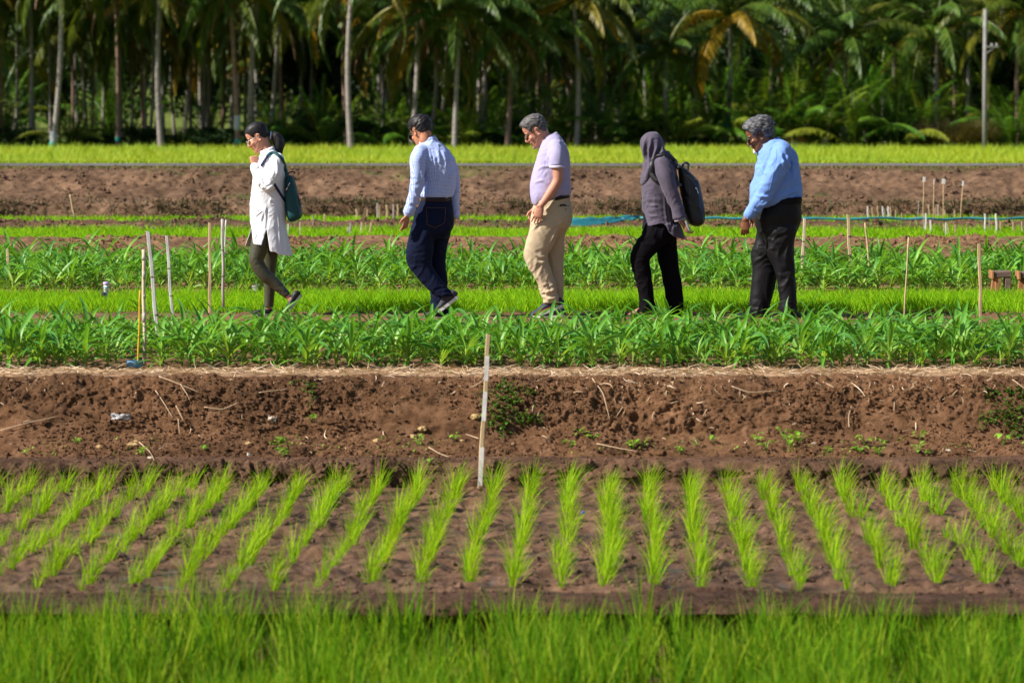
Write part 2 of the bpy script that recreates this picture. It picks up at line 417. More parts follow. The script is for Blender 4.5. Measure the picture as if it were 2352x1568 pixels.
grass("rice_strip", blades(54000, -HALF * 1.6, HALF * 1.6, 44.3, 48.75, -0.08, 0.13, 0.010, lean=0.3), G_lime,
      "bright green rice strip just behind the brown bund", "rice grass")
grass("narrow_rice_strip", blades(30000, -HALF * 1.6, HALF * 1.6, 50.5, 53.3, -0.1, 0.12, 0.012, lean=0.3), G_lime,
      "narrow bright green rice strip between the mud ridge and the far bank", "rice grass")
V, F = blades(190000, -HALF * 1.5, HALF * 1.5, 92, 160, -1.3, 0.60, 0.035, lean=0.5, K=2)
grass("tall_grass", (V, F), G_field, "yellowish green field of tall grass between the road and the palms", "grass")

grass("road_verge_grass", blades(9000, -HALF * 1.25, HALF * 1.25, 58.3, 59.25, 0.56, 0.07, 0.012), leaf("verge_leaf", [(0.12, 0.10, 0.03), (0.16, 0.17, 0.03), (0.24, 0.19, 0.08)], 0.2, 0.8),
      "thin olive brown grass along the near edge of the road", "grass")
grass("far_verge_grass", blades(9000, -HALF * 1.25, HALF * 1.25, 60.9, 61.6, 0.58, 0.09, 0.014), G_field, "green grass growing over the far edge of the road", "grass")
# dry straw lying on the verge and hanging on the bank
def scatter_on(o, n, zlo, zhi, xlim=4.4):
    me = o.data; V = verts_of(me); N = normals_of(me)
    ok = np.where((V[:, 2] > zlo) & (V[:, 2] < zhi) & (np.abs(V[:, 0]) < xlim))[0]
    k = rng.choice(ok, n); return V[k], N[k]
gs = []
p, _ = scatter_on(verge, 5200, -1, 1); n = len(p)
dens = fbm(p[:, 0] * 1.3, p[:, 1] * 3, 5.0, 3) > -0.35; p = p[dens]; n = len(p)
gs.append(ribbons(p + [0, 0, 0.006], rng.uniform(0.03, 0.16, n), R(1) * rng.uniform(-4, 22, n), rng.uniform(0, 6.28, n), rng.uniform(-0.3, 0.5, n), rng.uniform(0.003, 0.007, n), K=3, roll=rng.uniform(-1, 1, n), twist=rng.normal(0, 0.5, n)))
p, N = scatter_on(bank, 6500, -0.46, 0.02)
keep = rng.random(len(p)) < np.clip(0.18 + (p[:, 2] + 0.12) * 4 + 0.8 * noise(p[:, 0] * 1.1, 0.5, p[:, 2] * 3), 0.05, 1); p, N = p[keep], N[keep]; n = len(p)
ph = np.arctan2(N[:, 1], N[:, 0]) + rng.normal(0, 1.1, n)
gs.append(ribbons(p + N * 0.004, np.exp(rng.normal(-2.7, 0.55, n)), rng.uniform(-1.3, 0.5, n), ph, rng.uniform(-0.9, 1.6, n), rng.uniform(0.003, 0.008, n), K=5, roll=rng.uniform(-1, 1, n), twist=rng.normal(0, 1.0, n)))
Vs = np.concatenate([g[0] for g in gs]); Fs = np.concatenate([gs[0][1], gs[1][1] + len(gs[0][0])])
grass("straw", (Vs, Fs), M_straw, "pale dry straw strewn on the verge and hanging down the brown bank", "straw")
# small green weeds sprinkled along the bank foot and the verge
p, N = scatter_on(bank, 1500, -0.46, -0.36); q, _ = scatter_on(verge, 500, -1, 1)
keep = noise(p[:, 0] * 2.2, p[:, 1] * 3, 8.8) > 0.1; p = np.concatenate([p[keep], q[noise(q[:, 0] * 2, q[:, 1] * 5, 1.0) > 0.2]]); n = len(p)
grass("tiny_weeds", ribbons(p, rng.uniform(0.012, 0.035, n), R(1) * rng.uniform(5, 60, n), rng.uniform(0, 6.28, n), rng.uniform(0, 1, n), rng.uniform(0.006, 0.014, n), K=2, prof=np.array([0.3, 1, 0.1])), G_seed,
      "tiny green weeds sprinkled over the foot of the brown bank", "weeds")
# fringe of weeds on the far step, and grass tufts on the ridges
p, _ = scatter_on(fbank, 60000, -0.1, 0.19, 10.5); p = p[(p[:, 1] < 53.75)]; k2 = (noise(p[:, 0] * 0.8, 3.3, 0.1) > -0.25) | (rng.random(len(p)) < .35); p = p[k2]; n = len(p)
grass("bank_fringe_weeds", ribbons(p, rng.uniform(0.05, 0.16, n), R(1) * rng.uniform(-30, 80, n), rng.uniform(0, 6.28, n), rng.uniform(0, 1.5, n), rng.uniform(0.01, 0.02, n), K=3),
      leaf("fringe_leaf", [(0.06, 0.042, 0.02), (0.045, 0.07, 0.015), (0.13, 0.085, 0.045)], 0.2, 0.7), "brown green weeds fringing the step below the far bank", "weeds")
p, _ = scatter_on(ridge, 9000, -0.1, 0.1, 9.5); k2 = noise(p[:, 0] * 0.7 + 4, p[:, 1] * 0.8, 0.1) > 0.02; p = p[k2]; n = len(p)
grass("ridge_weeds", ribbons(p, rng.uniform(0.03, 0.10, n), R(1) * rng.uniform(20, 85, n), rng.uniform(0, 6.28, n), rng.uniform(0, 1.5, n), rng.uniform(0.008, 0.016, n), K=3),
      leaf("ridge_leaf", [(0.05, 0.13, 0.02), (0.09, 0.22, 0.02), (0.16, 0.30, 0.03)], 0.25, 0.6), "low green weeds on the mud ridge between two rice strips", "weeds")

# loose crumbs and clods of soil lying on the banks and the mud
_oct = np.array([[1, 0, 0], [-1, 0, 0], [0, 1, 0], [0, -1, 0], [0, 0, 1], [0, 0, -1]], float)
_of = np.array([[0, 2, 4], [2, 1, 4], [1, 3, 4], [3, 0, 4], [2, 0, 5], [1, 2, 5], [3, 1, 5], [0, 3, 5]])
def loose(name, P, N, rlo, rhi, mat, label, lift=0.2):
    kk = rng.random(len(P)) < np.clip(noise(P[:, 0] * .9 + 3, P[:, 1] * .5, P[:, 2] * 2.2) * 2 + .6, .12, 1); P, N = P[kk], N[kk]
    n = len(P); r = rlo + (rhi - rlo) * rng.random(n) ** 3
    V = _oct[None] * (1 + rng.uniform(-0.45, 0.45, (n, 6, 3))) + rng.uniform(-0.35, 0.35, (n, 6, 3))
    a = rng.uniform(0, 6.28, n); c, s_ = np.cos(a)[:, None], np.sin(a)[:, None]
    x, y = V[..., 0] * c - V[..., 1] * s_, V[..., 0] * s_ + V[..., 1] * c
    V = np.stack([x, y, V[..., 2] * .8], -1) * r[:, None, None] + (P + N * r[:, None] * lift)[:, None]
    F = (_of[None] + (np.arange(n) * 6)[:, None, None]).reshape(-1, 3)
    grass(name, (V.reshape(-1, 3), F), mat, label, "soil")
p, N = scatter_on(bank, 26000, -0.47, 0.0); loose("bank_crumbs", p, N, 0.003, 0.020, M_bank, "loose crumbs of brown earth all over the near bank")
p, N = scatter_on(step, 5000, -0.62, -0.45); loose("ledge_crumbs", p, N, 0.003, 0.016, M_step, "crumbs of earth darkened for shade on the ledge above the muddy plot")
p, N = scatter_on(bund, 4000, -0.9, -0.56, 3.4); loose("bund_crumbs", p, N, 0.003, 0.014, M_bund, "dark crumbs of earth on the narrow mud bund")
p, N = scatter_on(plot, 26000, -1, 1, 3.8); k_ = fbm(p[:, 0] * 3.1 + 9, p[:, 1] * 3.1, 1.3, 3) > -0.05; loose("mud_clods", p[k_], N[k_], 0.003, 0.022, M_mud, "wet clods of mud between the rice rows")
p, N = scatter_on(fbank, 14000, 0.1, 0.57, 11); loose("far_bank_crumbs", p, N, 0.01, 0.05, M_farbank, "crumbs of brown earth over the far bank")
p, N = scatter_on(fieldsoil, 6000, -1, 1, 6); loose("field_crumbs", p, N, 0.005, 0.025, M_field, "dry crumbs of earth under the corn")
p, N = scatter_on(ridge, 9000, -0.1, 0.1, 9.5); loose("ridge_crumbs", p, N, 0.008, 0.05, M_ridge, "lumps of dark soil along the mud ridge")
p, N = scatter_on(bund2, 9000, -0.1, 0.3, 8.5); loose("bund_clods", p, N, 0.006, 0.045, M_field, "lumps of soil and gravel along the brown bund behind the far corn")
# ------------------------------------------------------------------ rice tufts in rows
def tuft_mesh(seed):
    g = np.random.default_rng(seed); n = 36
    a = g.uniform(0, 6.28, n); r = 0.018 * np.sqrt(g.random(n))
    p = np.stack([r * np.cos(a), r * np.sin(a), np.full(n, -0.01)], -1)
    ph = np.where(g.random(n) < 0.6, g.normal(0.0, 0.8, n), a)
    V, F = ribbons(p, g.uniform(0.12, 0.265, n), R(1) * g.uniform(60, 89, n), ph, g.uniform(0.1, 1.0, n), g.uniform(0.0026, 0.0046, n), K=5, roll=g.uniform(-1.5, 1.5, n), bexp=2.2)
    return mesh_from(V, F, smooth=False)
tufts = [tuft_mesh(100 + i) for i in range(8)]
for t in tufts: t.materials.append(G_tuft)
spots = []
row = 0.247
for d in np.arange(17.95, 22.35, 0.25):
    for k in range(-26, 22):
        x = k * row - 0.044 + 0.03 * d + rng.normal(0, 0.010) + 0.010 * math.sin(d * 2 + k)
        y = d + rng.normal(0, 0.02)
        if abs(x) > HALF * y * 1.5: continue
        if rng.random() < 0.07: continue
        spots.append((x, y))
spots.sort(key=lambda q: (abs(q[0]) > HALF * q[1] * 1.03 + .05, q[1]))
far_spots = spots[300:]
LAB_T = "lime green rice seedling tuft standing in the muddy rows below the brown bank"
def plant_copy(name, me, x, y, z, s, rz, label, cat, group):
    o = bpy.data.objects.new(name, me); COL.objects.link(o)
    o.location = (x, y, z); o.scale = (s, s, s * random.uniform(0.9, 1.12)); o.rotation_euler = (0, 0, rz)
    return tag(o, label, cat, group)
for i, (x, y) in enumerate(spots[:300]):
    plant_copy("rice_tuft", tufts[i % 8], x, y, -0.61, random.uniform(0.6, 1.25), random.uniform(-0.8, 0.8), LAB_T, "rice tuft", "rice tufts in muddy rows")
TV, TF, off = [], [], 0
base = [(verts_of(t), np.array([p.vertices[:] for p in t.polygons])) for t in tufts]
for i, (x, y) in enumerate(far_spots):
    V, F = base[i % 8]; a = random.uniform(-0.6, 0.6); s = random.uniform(0.85, 1.15)
    M = np.array([[math.cos(a), -math.sin(a), 0], [math.sin(a), math.cos(a), 0], [0, 0, 1]])
    TV.append((V @ M.T) * s + [x, y, -0.61]); TF.append(F + off); off += len(V)
grass("rice_tufts_beyond", (np.concatenate(TV), np.concatenate(TF)), G_tuft, "further lime green rice tufts in rows at the foot of the bank", "rice tufts")

# ------------------------------------------------------------------ corn plants
def corn_mesh(seed):
    g = np.random.default_rng(seed); n = g.integers(9, 12)
    H = g.uniform(0.08, 0.13)
    az = g.uniform(0, 3.14) + np.arange(n) * math.pi + g.normal(0, 0.45, n)
    lv = np.linspace(0.015, H, n)
    p = np.stack([np.zeros(n), np.zeros(n), lv], -1)
    L = np.interp(np.linspace(0, 1, n), [0, 0.35, 0.8, 1], [0.24, 0.42, 0.48, 0.34]) * g.uniform(0.85, 1.15, n)
    th = R(1) * np.interp(np.linspace(0, 1, n), [0, 1], [34, 76]) + g.normal(0, 0.14, n)
    bend = np.interp(np.linspace(0, 1, n), [0, 0.7, 1], [1.3, 1.55, 0.9]) * g.uniform(0.7, 1.4, n)
    wd = np.interp(np.linspace(0, 1, n), [0, 0.5, 1], [0.020, 0.040, 0.035]) * g.uniform(0.8, 1.25, n)
    K = 10; t = np.linspace(0, 1, K + 1)
    V, F = ribbons(p, L, th, az, bend, wd, K=K, C=3, fold=0.5, roll=g.normal(0, 0.25, n), wave=0.22, twist=g.normal(0, 0.35, n), bexp=1.4,
                   prof=np.interp(t, [0, 0.1, 0.35, 0.6, 0.85, 1], [0.45, 0.6, 1, 0.9, 0.45, 0.02]))
    G = Geo(); G.add(V, F, tint=np.repeat(np.tile(np.interp(t, [0, .12, .4, 1], [1, .8, .15, 0]), n), 3)); nl = len(F)
    V2, F2 = tube([(0, 0, -0.02), (0.002, 0, H * 0.5), (0, 0.002, H), (0, 0, H + 0.05)], [0.010, 0.0095, 0.008, 0.003], 7); G.add(V2, F2)
    me = G.mesh(tint=True); me.materials.append(G_corn); me.materials.append(G_stem)
    mi = np.zeros(len(me.polygons), np.int32); mi[nl:] = 1; me.polygons.foreach_set("material_index", mi)
    return me
corn = [corn_mesh(200 + i) for i in range(14)]
cs = []
def corn_rows(rows, sp, near):
    for d in rows:
        hw = HALF * d * 1.45
        x = -hw + random.uniform(0, sp)
        while x < hw:
            if random.random() > 0.06 and not (d < 25.2 and abs(x * FPX / d + W / 2 - 312) < 46):
                for q in range(2 if random.random() < 0.35 else 1):
                    cs.append((x + random.gauss(0, 0.03), d + random.gauss(0, 0.04), near))
            x += sp * random.uniform(0.8, 1.2)
corn_rows([24.6, 24.95, 25.4, 25.9, 26.4, 26.95], 0.125, 1)
n_near = len(cs)
corn_rows([33.3, 33.85, 34.4, 35.0, 35.6, 36.3, 37.1], 0.14, 0)
LN = "leafy green corn plant in the near plot in front of the walkers"
LF = "green corn plant in the far plot behind the walkers"
cs.sort(key=lambda q: (abs(q[0]) > HALF * q[1] * 1.03 + .1, q[1]))
lim = 300
rest = Geo(); mi_all = []
for i, (x, y, near) in enumerate(cs):
    s = random.uniform(0.58, 1.06) * (np.interp(y, [24.6, 25.5, 27.0], [.95, .86, .78]) if near else 0.98); rz = random.uniform(0, 6.28); me = corn[i % 14]
    if i < lim:
        plant_copy("corn_plant", me, x, y, 0.0, s, rz, LN if near else LF, "corn plant", "corn plants in the near plot" if near else "corn plants in the far plot")
    else:
        V = verts_of(me); F = [p.vertices[:] for p in me.polygons]
        c_, s_ = math.cos(rz), math.sin(rz); M = np.array([[c_, -s_, 0], [s_, c_, 0], [0, 0, 1]])
        tn = np.empty(len(V), np.float32); me.attributes['tint'].data.foreach_get('value', tn); rest.add((V @ M.T) * s + [x, y, 0], F, tint=tn); mi_all += [p.material_index for p in me.polygons]
if mi_all:
    me = rest.mesh(tint=True); me.materials.append(G_corn); me.materials.append(G_stem)
    me.polygons.foreach_set("material_index", np.array(mi_all, np.int32))
    tag(put("corn_rows_beyond", me), "further rows of green corn behind the individual plants and in the far plot behind the walkers", "corn", kind="stuff")

# ------------------------------------------------------------------ seedlings and creeper on the bank
heart = np.array([0.05, 0.75, 1.0, 0.8, 0.4, 0.03])
def seedling_mesh(seed):
    g = np.random.default_rng(seed); n = g.integers(5, 9); G = Geo()
    az = g.uniform(0, 6.28, n); L = g.uniform(0.028, 0.045, n); h = g.uniform(0.02, 0.06, n)
    p = np.stack([0.02 * np.cos(az), 0.02 * np.sin(az), h], -1)
    G.add(*ribbons(p, L, R(1) * g.uniform(-25, 35, n), az, g.uniform(0, 0.8, n), L * 0.8, K=5, C=3, fold=0.3, prof=heart))
    for i in range(n): G.add(*tube([(0, 0, -0.01), (0.008 * math.cos(az[i]), 0.008 * math.sin(az[i]), h[i] * 0.6), p[i]], 0.0014, 4))
    return G.mesh()
sm = [seedling_mesh(300 + i) for i in range(6)]
for s in sm: s.materials.append(G_seed)
seeds = [(330, 1048, 1.0), (648, 1050, .9), (640, 1020, .8), (715, 968, .8), (960, 1022, 1.0), (1045, 1010, .9), (1108, 965, .8), (985, 1066, .8), (1200, 962, .8), (1310, 1028, 1.0),
         (1330, 1000, .9), (1362, 1008, 1.1), (1455, 1032, 1.2), (1478, 1028, 1.1), (1562, 1042, .8), (1640, 1016, .8), (1598, 1024, .7), (1738, 1015, 1.2), (1760, 1036, 1.3), (1800, 1010, 1.3), (1815, 1030, 1.4),
         (1838, 1015, 1.2), (1900, 1042, .9), (1976, 1040, 1.3), (1985, 1022, 1.3), (2025, 1025, .9), (2020, 1045, .9), (2112, 1010, 1.1), (2108, 1040, 1.2), (2130, 1044, .9), (2305, 1022, 1.3), (60, 1045, .7), (175, 1020, .7), (470, 1035, .7)]
for i, (px, py, s) in enumerate(seeds):
    h = hit(px, py)
    if h: plant_copy("seedling", sm[i % 6], h[0].x, h[0].y, h[0].z, s, random.uniform(0, 6.28),
                     "small light green bean seedling growing at the foot of the brown bank", "seedling", "seedlings along the foot of the bank")
def creeper(name, regs, n, label, size=0.03, mat=None):
    G = Geo(); ps = []
    for i in range(n):
        px, py, sx, sy = regs[i % len(regs)]
        h = hit(px + random.gauss(0, sx), py + random.gauss(0, sy))
        if h: ps.append(np.array(h[0]) + np.array(h[1]) * random.uniform(0.004, 0.03) + np.array([0, -0.004, 0]))
    ps = np.array(ps); m_ = len(ps); az = np.random.default_rng(5).uniform(3.3, 6.1, m_)
    L = size * rng.uniform(0.6, 1.2, m_)
    G.add(*ribbons(ps, L, rng.uniform(-0.4, 0.9, m_), az, rng.uniform(0, 0.8, m_), L * 0.75, K=5, C=3, fold=0.3, prof=heart))
    for k in range(0, m_ - 8, 7):
        q = ps[k:k + 1]; d = np.linalg.norm(ps - q, axis=1); near = np.argsort(d)[1:4]
        for j in near:
            if d[j] < 0.14: G.add(*tube([q[0], (q[0] + ps[j]) / 2 + [0, -0.012, 0], ps[j]], 0.0015, 4))
    o = put(name, G.mesh(), mat or G_weed); return tag(o, label, "creeper")
creeper("creeping_vine", [(1165, 890, 22, 12), (1165, 925, 24, 18), (1160, 965, 18, 18), (1130, 945, 14, 22), (1215, 960, 16, 9), (1180, 905, 30, 8)], 330, "dark green creeping vine hanging down the bank beside the centre stake")
creeper("trailing_vine", [(2310, 905, 34, 12), (2330, 940, 22, 14), (2290, 960, 22, 14), (2335, 985, 12, 18)], 230, "dark green trailing vine at the right end of the brown bank")
creeper("small_creeper", [(700, 885, 16, 6), (712, 905, 9, 12)], 60, "small green creeper clump at the top edge of the bank under the first walker", 0.024)
creeper("low_creeper", [(645, 1028, 16, 12)], 50, "low leafy creeper at the foot of the bank below the pale rag", 0.022, G_seed)

# ------------------------------------------------------------------ stones, rag, litter
M_stone = simple("yellow_stone", (0.42, 0.29, 0.13), 0.9, 0.35, 25, 0.6, 50, 0.006)
M_stone2 = simple("pale_stone", (0.5, 0.42, 0.34), 0.9, 0.3, 25, 0.6, 50, 0.006)
def stone(px, py, r, mat, label):
    h = hit(px, py); r *= 1.35
    if not h: return
    n1, n2 = 10, 14; V = []; s = random.random() * 50
    for i in range(n1 + 1):
        for j in range(n2):
            a, b2 = math.pi * i / n1, 2 * math.pi * j / n2; d = np.array([math.sin(a) * math.cos(b2), math.sin(a) * math.sin(b2), math.cos(a)])
            V.append(d * r * np.array([1.25, 0.9, 0.75]) * (1 + 0.35 * float(noise(d[0] * 1.7 + s, d[1] * 1.7, d[2] * 1.7)) + .12 * float(noise(d[0] * 5 + s, d[1] * 5, d[2] * 5))))
    F = [[i * n2 + j, i * n2 + (j + 1) % n2, (i + 1) * n2 + (j + 1) % n2, (i + 1) * n2 + j] for i in range(n1) for j in range(n2)]
    o = put("stone", mesh_from(np.array(V), F, smooth=False), mat, loc=h[0]); tag(o, label, "stone", "stones on the bank")
ys = "small yellowish stone lying on the foot of the brown bank"
for (px, py, r) in [(305, 1023, .022), (312, 1015, .012), (228, 1026, .014), (572, 1018, .013), (865, 1012, .014), (797, 1030, .010), (695, 1020, .012), (1062, 1012, .012), (1180, 1020, .010), (1092, 957, .02), (970, 985, .02), (948, 1003, .016), (2400 - 1, 1020, .01)]:
    stone(px, py, r, M_stone, ys)
for (px, py, r) in [(345, 1052, .013), (1870, 1020, .013), (2178, 1035, .012)]:
    stone(px, py, r, M_stone2, "small pale grey stone on the foot of the brown bank")
M_rag = simple("dirty_rag", (0.55, 0.45, 0.36), 0.8, 0.5, 30)
def rag(name, px, py, w, h_, mat, label, cat, trees=None, dz=0.0):
    hh = hit(px, py, trees)
    if not hh: return
    n = 9; c = np.array(hh[0]) + np.array([0, -0.012, dz]); V = []
    for i in range(n):
        for j in range(n):
            u, v = i / (n - 1) - .5, j / (n - 1) - .5
            V.append(c + [u * w * (1 + .3 * float(noise(v * 3, u, px))), -0.015 * float(noise(u * 4, v * 4, px * .1)) - .02 * (.25 - u * u), v * h_ * (1 + .4 * float(noise(u * 4, px, .3))) + 0.015 * float(noise(u * 5, v * 5, 3))])
    F = [[i * n + j, i * n + j + 1, (i + 1) * n + j + 1, (i + 1) * n + j] for i in range(n - 1) for j in range(n - 1)]
    o = put(name, mesh_from(np.array(V), F), mat); md = o.modifiers.new("t", 'SOLIDIFY'); md.thickness = 0.002
    tag(o, label, cat)
rag("rag", 626, 962, 0.055, 0.04, M_rag, "crumpled dirty pale rag stuck in the bank below the first walker", "rag")
rag("plastic_scrap", 278, 957, 0.13, 0.05, simple("dull_plastic", (0.42, 0.40, 0.42), 0.35, 0.4, 30), "dull grey translucent plastic scrap on the left of the bank", "litter")
rag("paper_scrap", 572, 1045, 0.022, 0.022, simple("white_scrap", (0.7, 0.66, 0.6), 0.7), "small white paper scrap at the foot of the bank", "litter")
rag("blue_scrap", 1340, 1178, 0.022, 0.024, simple("blue_plastic", (0.02, 0.06, 0.4), 0.4), "tiny blue plastic scrap in the mud between two rice rows", "litter", [bvh(plot)])
# long dry stalks lying on the bank, each one countable
def stalk(pts, r, label="long pale dry stalk lying against the brown bank"):
    P = []
    for px, py in pts:
        h = hit(px, py)
        if h: P.append(np.array(h[0]) + np.array([0, -0.02, 0.012]))
    if len(P) < 2: return
    P = np.array(P); t = np.linspace(0, 1, len(P)); tt = np.linspace(0, 1, 12)
    Q = np.stack([np.interp(tt, t, P[:, k]) for k in range(3)], -1); Q[1:-1] = (Q[:-2] + Q[1:-1] * 2 + Q[2:]) / 4
    o = put("dry_stalk", Geo().add(*tube(Q, np.linspace(r, r * .5, 12), 6)).mesh(), M_straw); tag(o, label, "dry stalk", "dry stalks on the bank")
for pts in [[(0, 992), (60, 975), (138, 958)], [(358, 900), (375, 925), (398, 963)], [(405, 935), (415, 955), (422, 970)], [(366, 868), (400, 880), (460, 905)], [(415, 885), (430, 908), (436, 922)], [(595, 905), (630, 900), (660, 897)],
            [(470, 938), (510, 944), (548, 928)], [(410, 965), (413, 1000)], [(320, 1018), (345, 1040), (355, 1060)], [(1360, 872), (1385, 905), (1400, 965)], [(1430, 938), (1415, 960)], [(1370, 1022), (1420, 1032), (1465, 1040)],
            [(1100, 1010), (1070, 1000)], [(1680, 890), (1720, 905), (1790, 900)], [(2325, 875), (2352, 895)], [(1890, 880), (1915, 893)], [(1950, 985), (1948, 960), (1955, 935)], [(985, 1030), (1010, 1045), (1030, 1052)]]:
    stalk(pts, 0.0038)
# ------------------------------------------------------------------ coconut palms
M_trunk = simple("palm_trunk", (0.27, 0.235, 0.22), 0.9, 0.35, 3, 0.8, 9, 0.03, stretch=(1, 1, 5))
M_trunk_red = simple("palm_trunk_reddish", (0.24, 0.155, 0.12), 0.9, 0.35, 3, 0.8, 9, 0.03, stretch=(1, 1, 5))
M_frond = leaf("palm_frond", [(0.022, 0.075, 0.010), (0.055, 0.125, 0.012), (0.12, 0.195, 0.016)], 0.28, 0.45, tint=True, tcol=(0.34, 0.22, 0.015), spec=0.45)
M_young = leaf("young_palm_frond", [(0.03, 0.12, 0.012), (0.07, 0.20, 0.014), (0.16, 0.30, 0.018)], 0.32, 0.45, tint=True, tcol=(0.36, 0.32, 0.03), spec=0.45)
M_dead = leaf("dead_frond", [(0.13, 0.065, 0.035), (0.22, 0.13, 0.08), (0.33, 0.22, 0.15)], 0.1, 0.85)
M_teal = simple("teal_band_paint", (0.02, 0.30, 0.27), 0.7)
M_whiteband = simple("whitish_band_paint", (0.42, 0.45, 0.48), 0.8)
M_nut = simple("coconut_husk", (0.28, 0.34, 0.05), 0.5, 0.3, 5)
M_nut_y = simple("ripe_coconut_husk", (0.5, 0.26, 0.03), 0.5, 0.3, 5)

def frond(G, g, az, th0, L, bend, tint=0.0, nl=68, lw=0.055, ll=0.90, droop=0.35, limp=0.0, base=(0, 0, 0)):
    K = 14
    t = np.linspace(0, 1, K + 1); th = th0 - bend * t ** 1.3
    d = np.stack([np.cos(th) * math.cos(az), np.cos(th) * math.sin(az), np.sin(th)], -1)
    P = np.concatenate([[np.array(base)], np.array(base) + np.cumsum((d[1:] + d[:-1]) / 2 * L / K, 0)])
    G.add(*tube(P, np.linspace(0.05, 0.008, K + 1), 4), tint=min(1, tint + 0.15))
    S = np.array([-math.sin(az), math.cos(az), 0.0])
    tl = np.linspace(0.13, 0.995, nl)
    for sgn in (-1, 1):
        q = np.stack([np.interp(tl, t, P[:, k]) for k in range(3)], -1); T = np.stack([np.interp(tl, t, d[:, k]) for k in range(3)], -1)
        sw = np.interp(tl, [0, 0.7, 1], [1.1, 0.8, 0.25])[:, None]
        dr = T * 0.55 + sgn * S * sw + np.array([0, 0, -1.0]) * (droop + limp) + g.normal(0, 0.05, (nl, 3))
        dr /= np.linalg.norm(dr, axis=1)[:, None]
        le = ll * np.interp(tl, [0.1, 0.3, 0.7, 1], [0.55, 1, 0.85, 0.3]) * g.uniform(0.85, 1.1, nl)
        G.add(*ribbons(q, le, np.arcsin(np.clip(dr[:, 2], -1, 1)), np.arctan2(dr[:, 1], dr[:, 0]), g.uniform(0.3, 0.9, nl) + limp, np.full(nl, lw), K=2,
                       prof=np.array([0.8, 0.9, 0.05]), roll=g.normal(0, 0.18, nl)), tint=tint)

def crown_mesh(seed, n=28, L=5.0, yellow=0.25, hang=0.4):
    g = np.random.default_rng(seed); G = Geo()
    for i in range(n):
        a = i * 2.39996 + g.normal(0, 0.15); u = i / (n - 1)
        th0 = np.interp(u, [0, 0.3, 0.75, 1], [1.45, 1.0, 0.15, -0.45 * hang * 2.5]) + g.normal(0, 0.12)
        bend = np.interp(u, [0, 0.5, 1], [0.7, 1.5, 1.2]) * g.uniform(0.8, 1.2)
        tint = 0.0 if u < 0.5 else float(np.clip(g.uniform(-0.3, 1.1) * yellow * (u * 2 - 0.6) * 2, 0, 1))
        frond(G, g, a, th0, L * g.uniform(0.85, 1.05), bend, tint=tint)
    return G.mesh(smooth=False, tint=True)
def dead_mesh(seed, n=4, L=2.8):
    g = np.random.default_rng(seed); G = Geo()
    for i in range(n):
        frond(G, g, g.uniform(0, 6.28), g.uniform(-1.0, -0.5), L * g.uniform(0.7, 1.1), g.uniform(0.6, 0.9), nl=26, lw=0.06, ll=0.6, limp=0.8)
    return G.mesh(smooth=False)
def young_mesh(seed, L=4.2, n=11):
    g = np.random.default_rng(seed); G = Geo()
    for i in range(n):
        a = i * 2.39996 + g.normal(0, 0.2); u = i / (n - 1)
        frond(G, g, a, np.interp(u, [0, 1], [1.5, 0.95]) + g.normal(0, 0.08), L * g.uniform(0.75, 1.1), np.interp(u, [0, 1], [0.3, 1.6]) * g.uniform(0.8, 1.2),
              tint=float(np.clip(g.normal(0.05, 0.25), 0, 0.8)), nl=72, lw=0.055, ll=0.78, droop=0.15)
    return G.mesh(smooth=False, tint=True)
crowns = [crown_mesh(400 + i, yellow=y, hang=h) for i, (y, h) in enumerate([(0.12, .4), (0.28, .5), (0.8, .5), (0.16, .3), (0.6, .55)])]
small_crowns = [crown_mesh(420 + i, n=20, L=3.6, yellow=0.15, hang=.5) for i in range(2)]
deads = [dead_mesh(440 + i) for i in range(3)]
youngs = [young_mesh(460 + i) for i in range(6)]
for m_ in crowns + small_crowns: m_.materials.append(M_frond)
for m_ in deads: m_.materials.append(M_dead)
for m_ in youngs: m_.materials.append(M_young)
GZ = -1.3
def nut_bunch(mat):
    G = Geo(); 
    for i in range(7):
        a = i * 0.9; c = np.array([0.26 * math.cos(a), 0.26 * math.sin(a), -0.12 - 0.08 * (i % 3)])
        for k in range(1):
            n1, n2 = 6, 8
            V = [c + 0.11 * np.array([math.sin(math.pi * ii / n1) * math.cos(6.283 * j / n2), math.sin(math.pi * ii / n1) * math.sin(6.283 * j / n2), 1.25 * math.cos(math.pi * ii / n1)]) for ii in range(n1 + 1) for j in range(n2)]
            F = [[ii * n2 + j, ii * n2 + (j + 1) % n2, (ii + 1) * n2 + (j + 1) % n2, (ii + 1) * n2 + j] for ii in range(n1) for j in range(n2)]
            G.add(V, F)
    me = G.mesh(); me.materials.append(mat); return me
nuts = [nut_bunch(M_nut), nut_bunch(M_nut_y)]

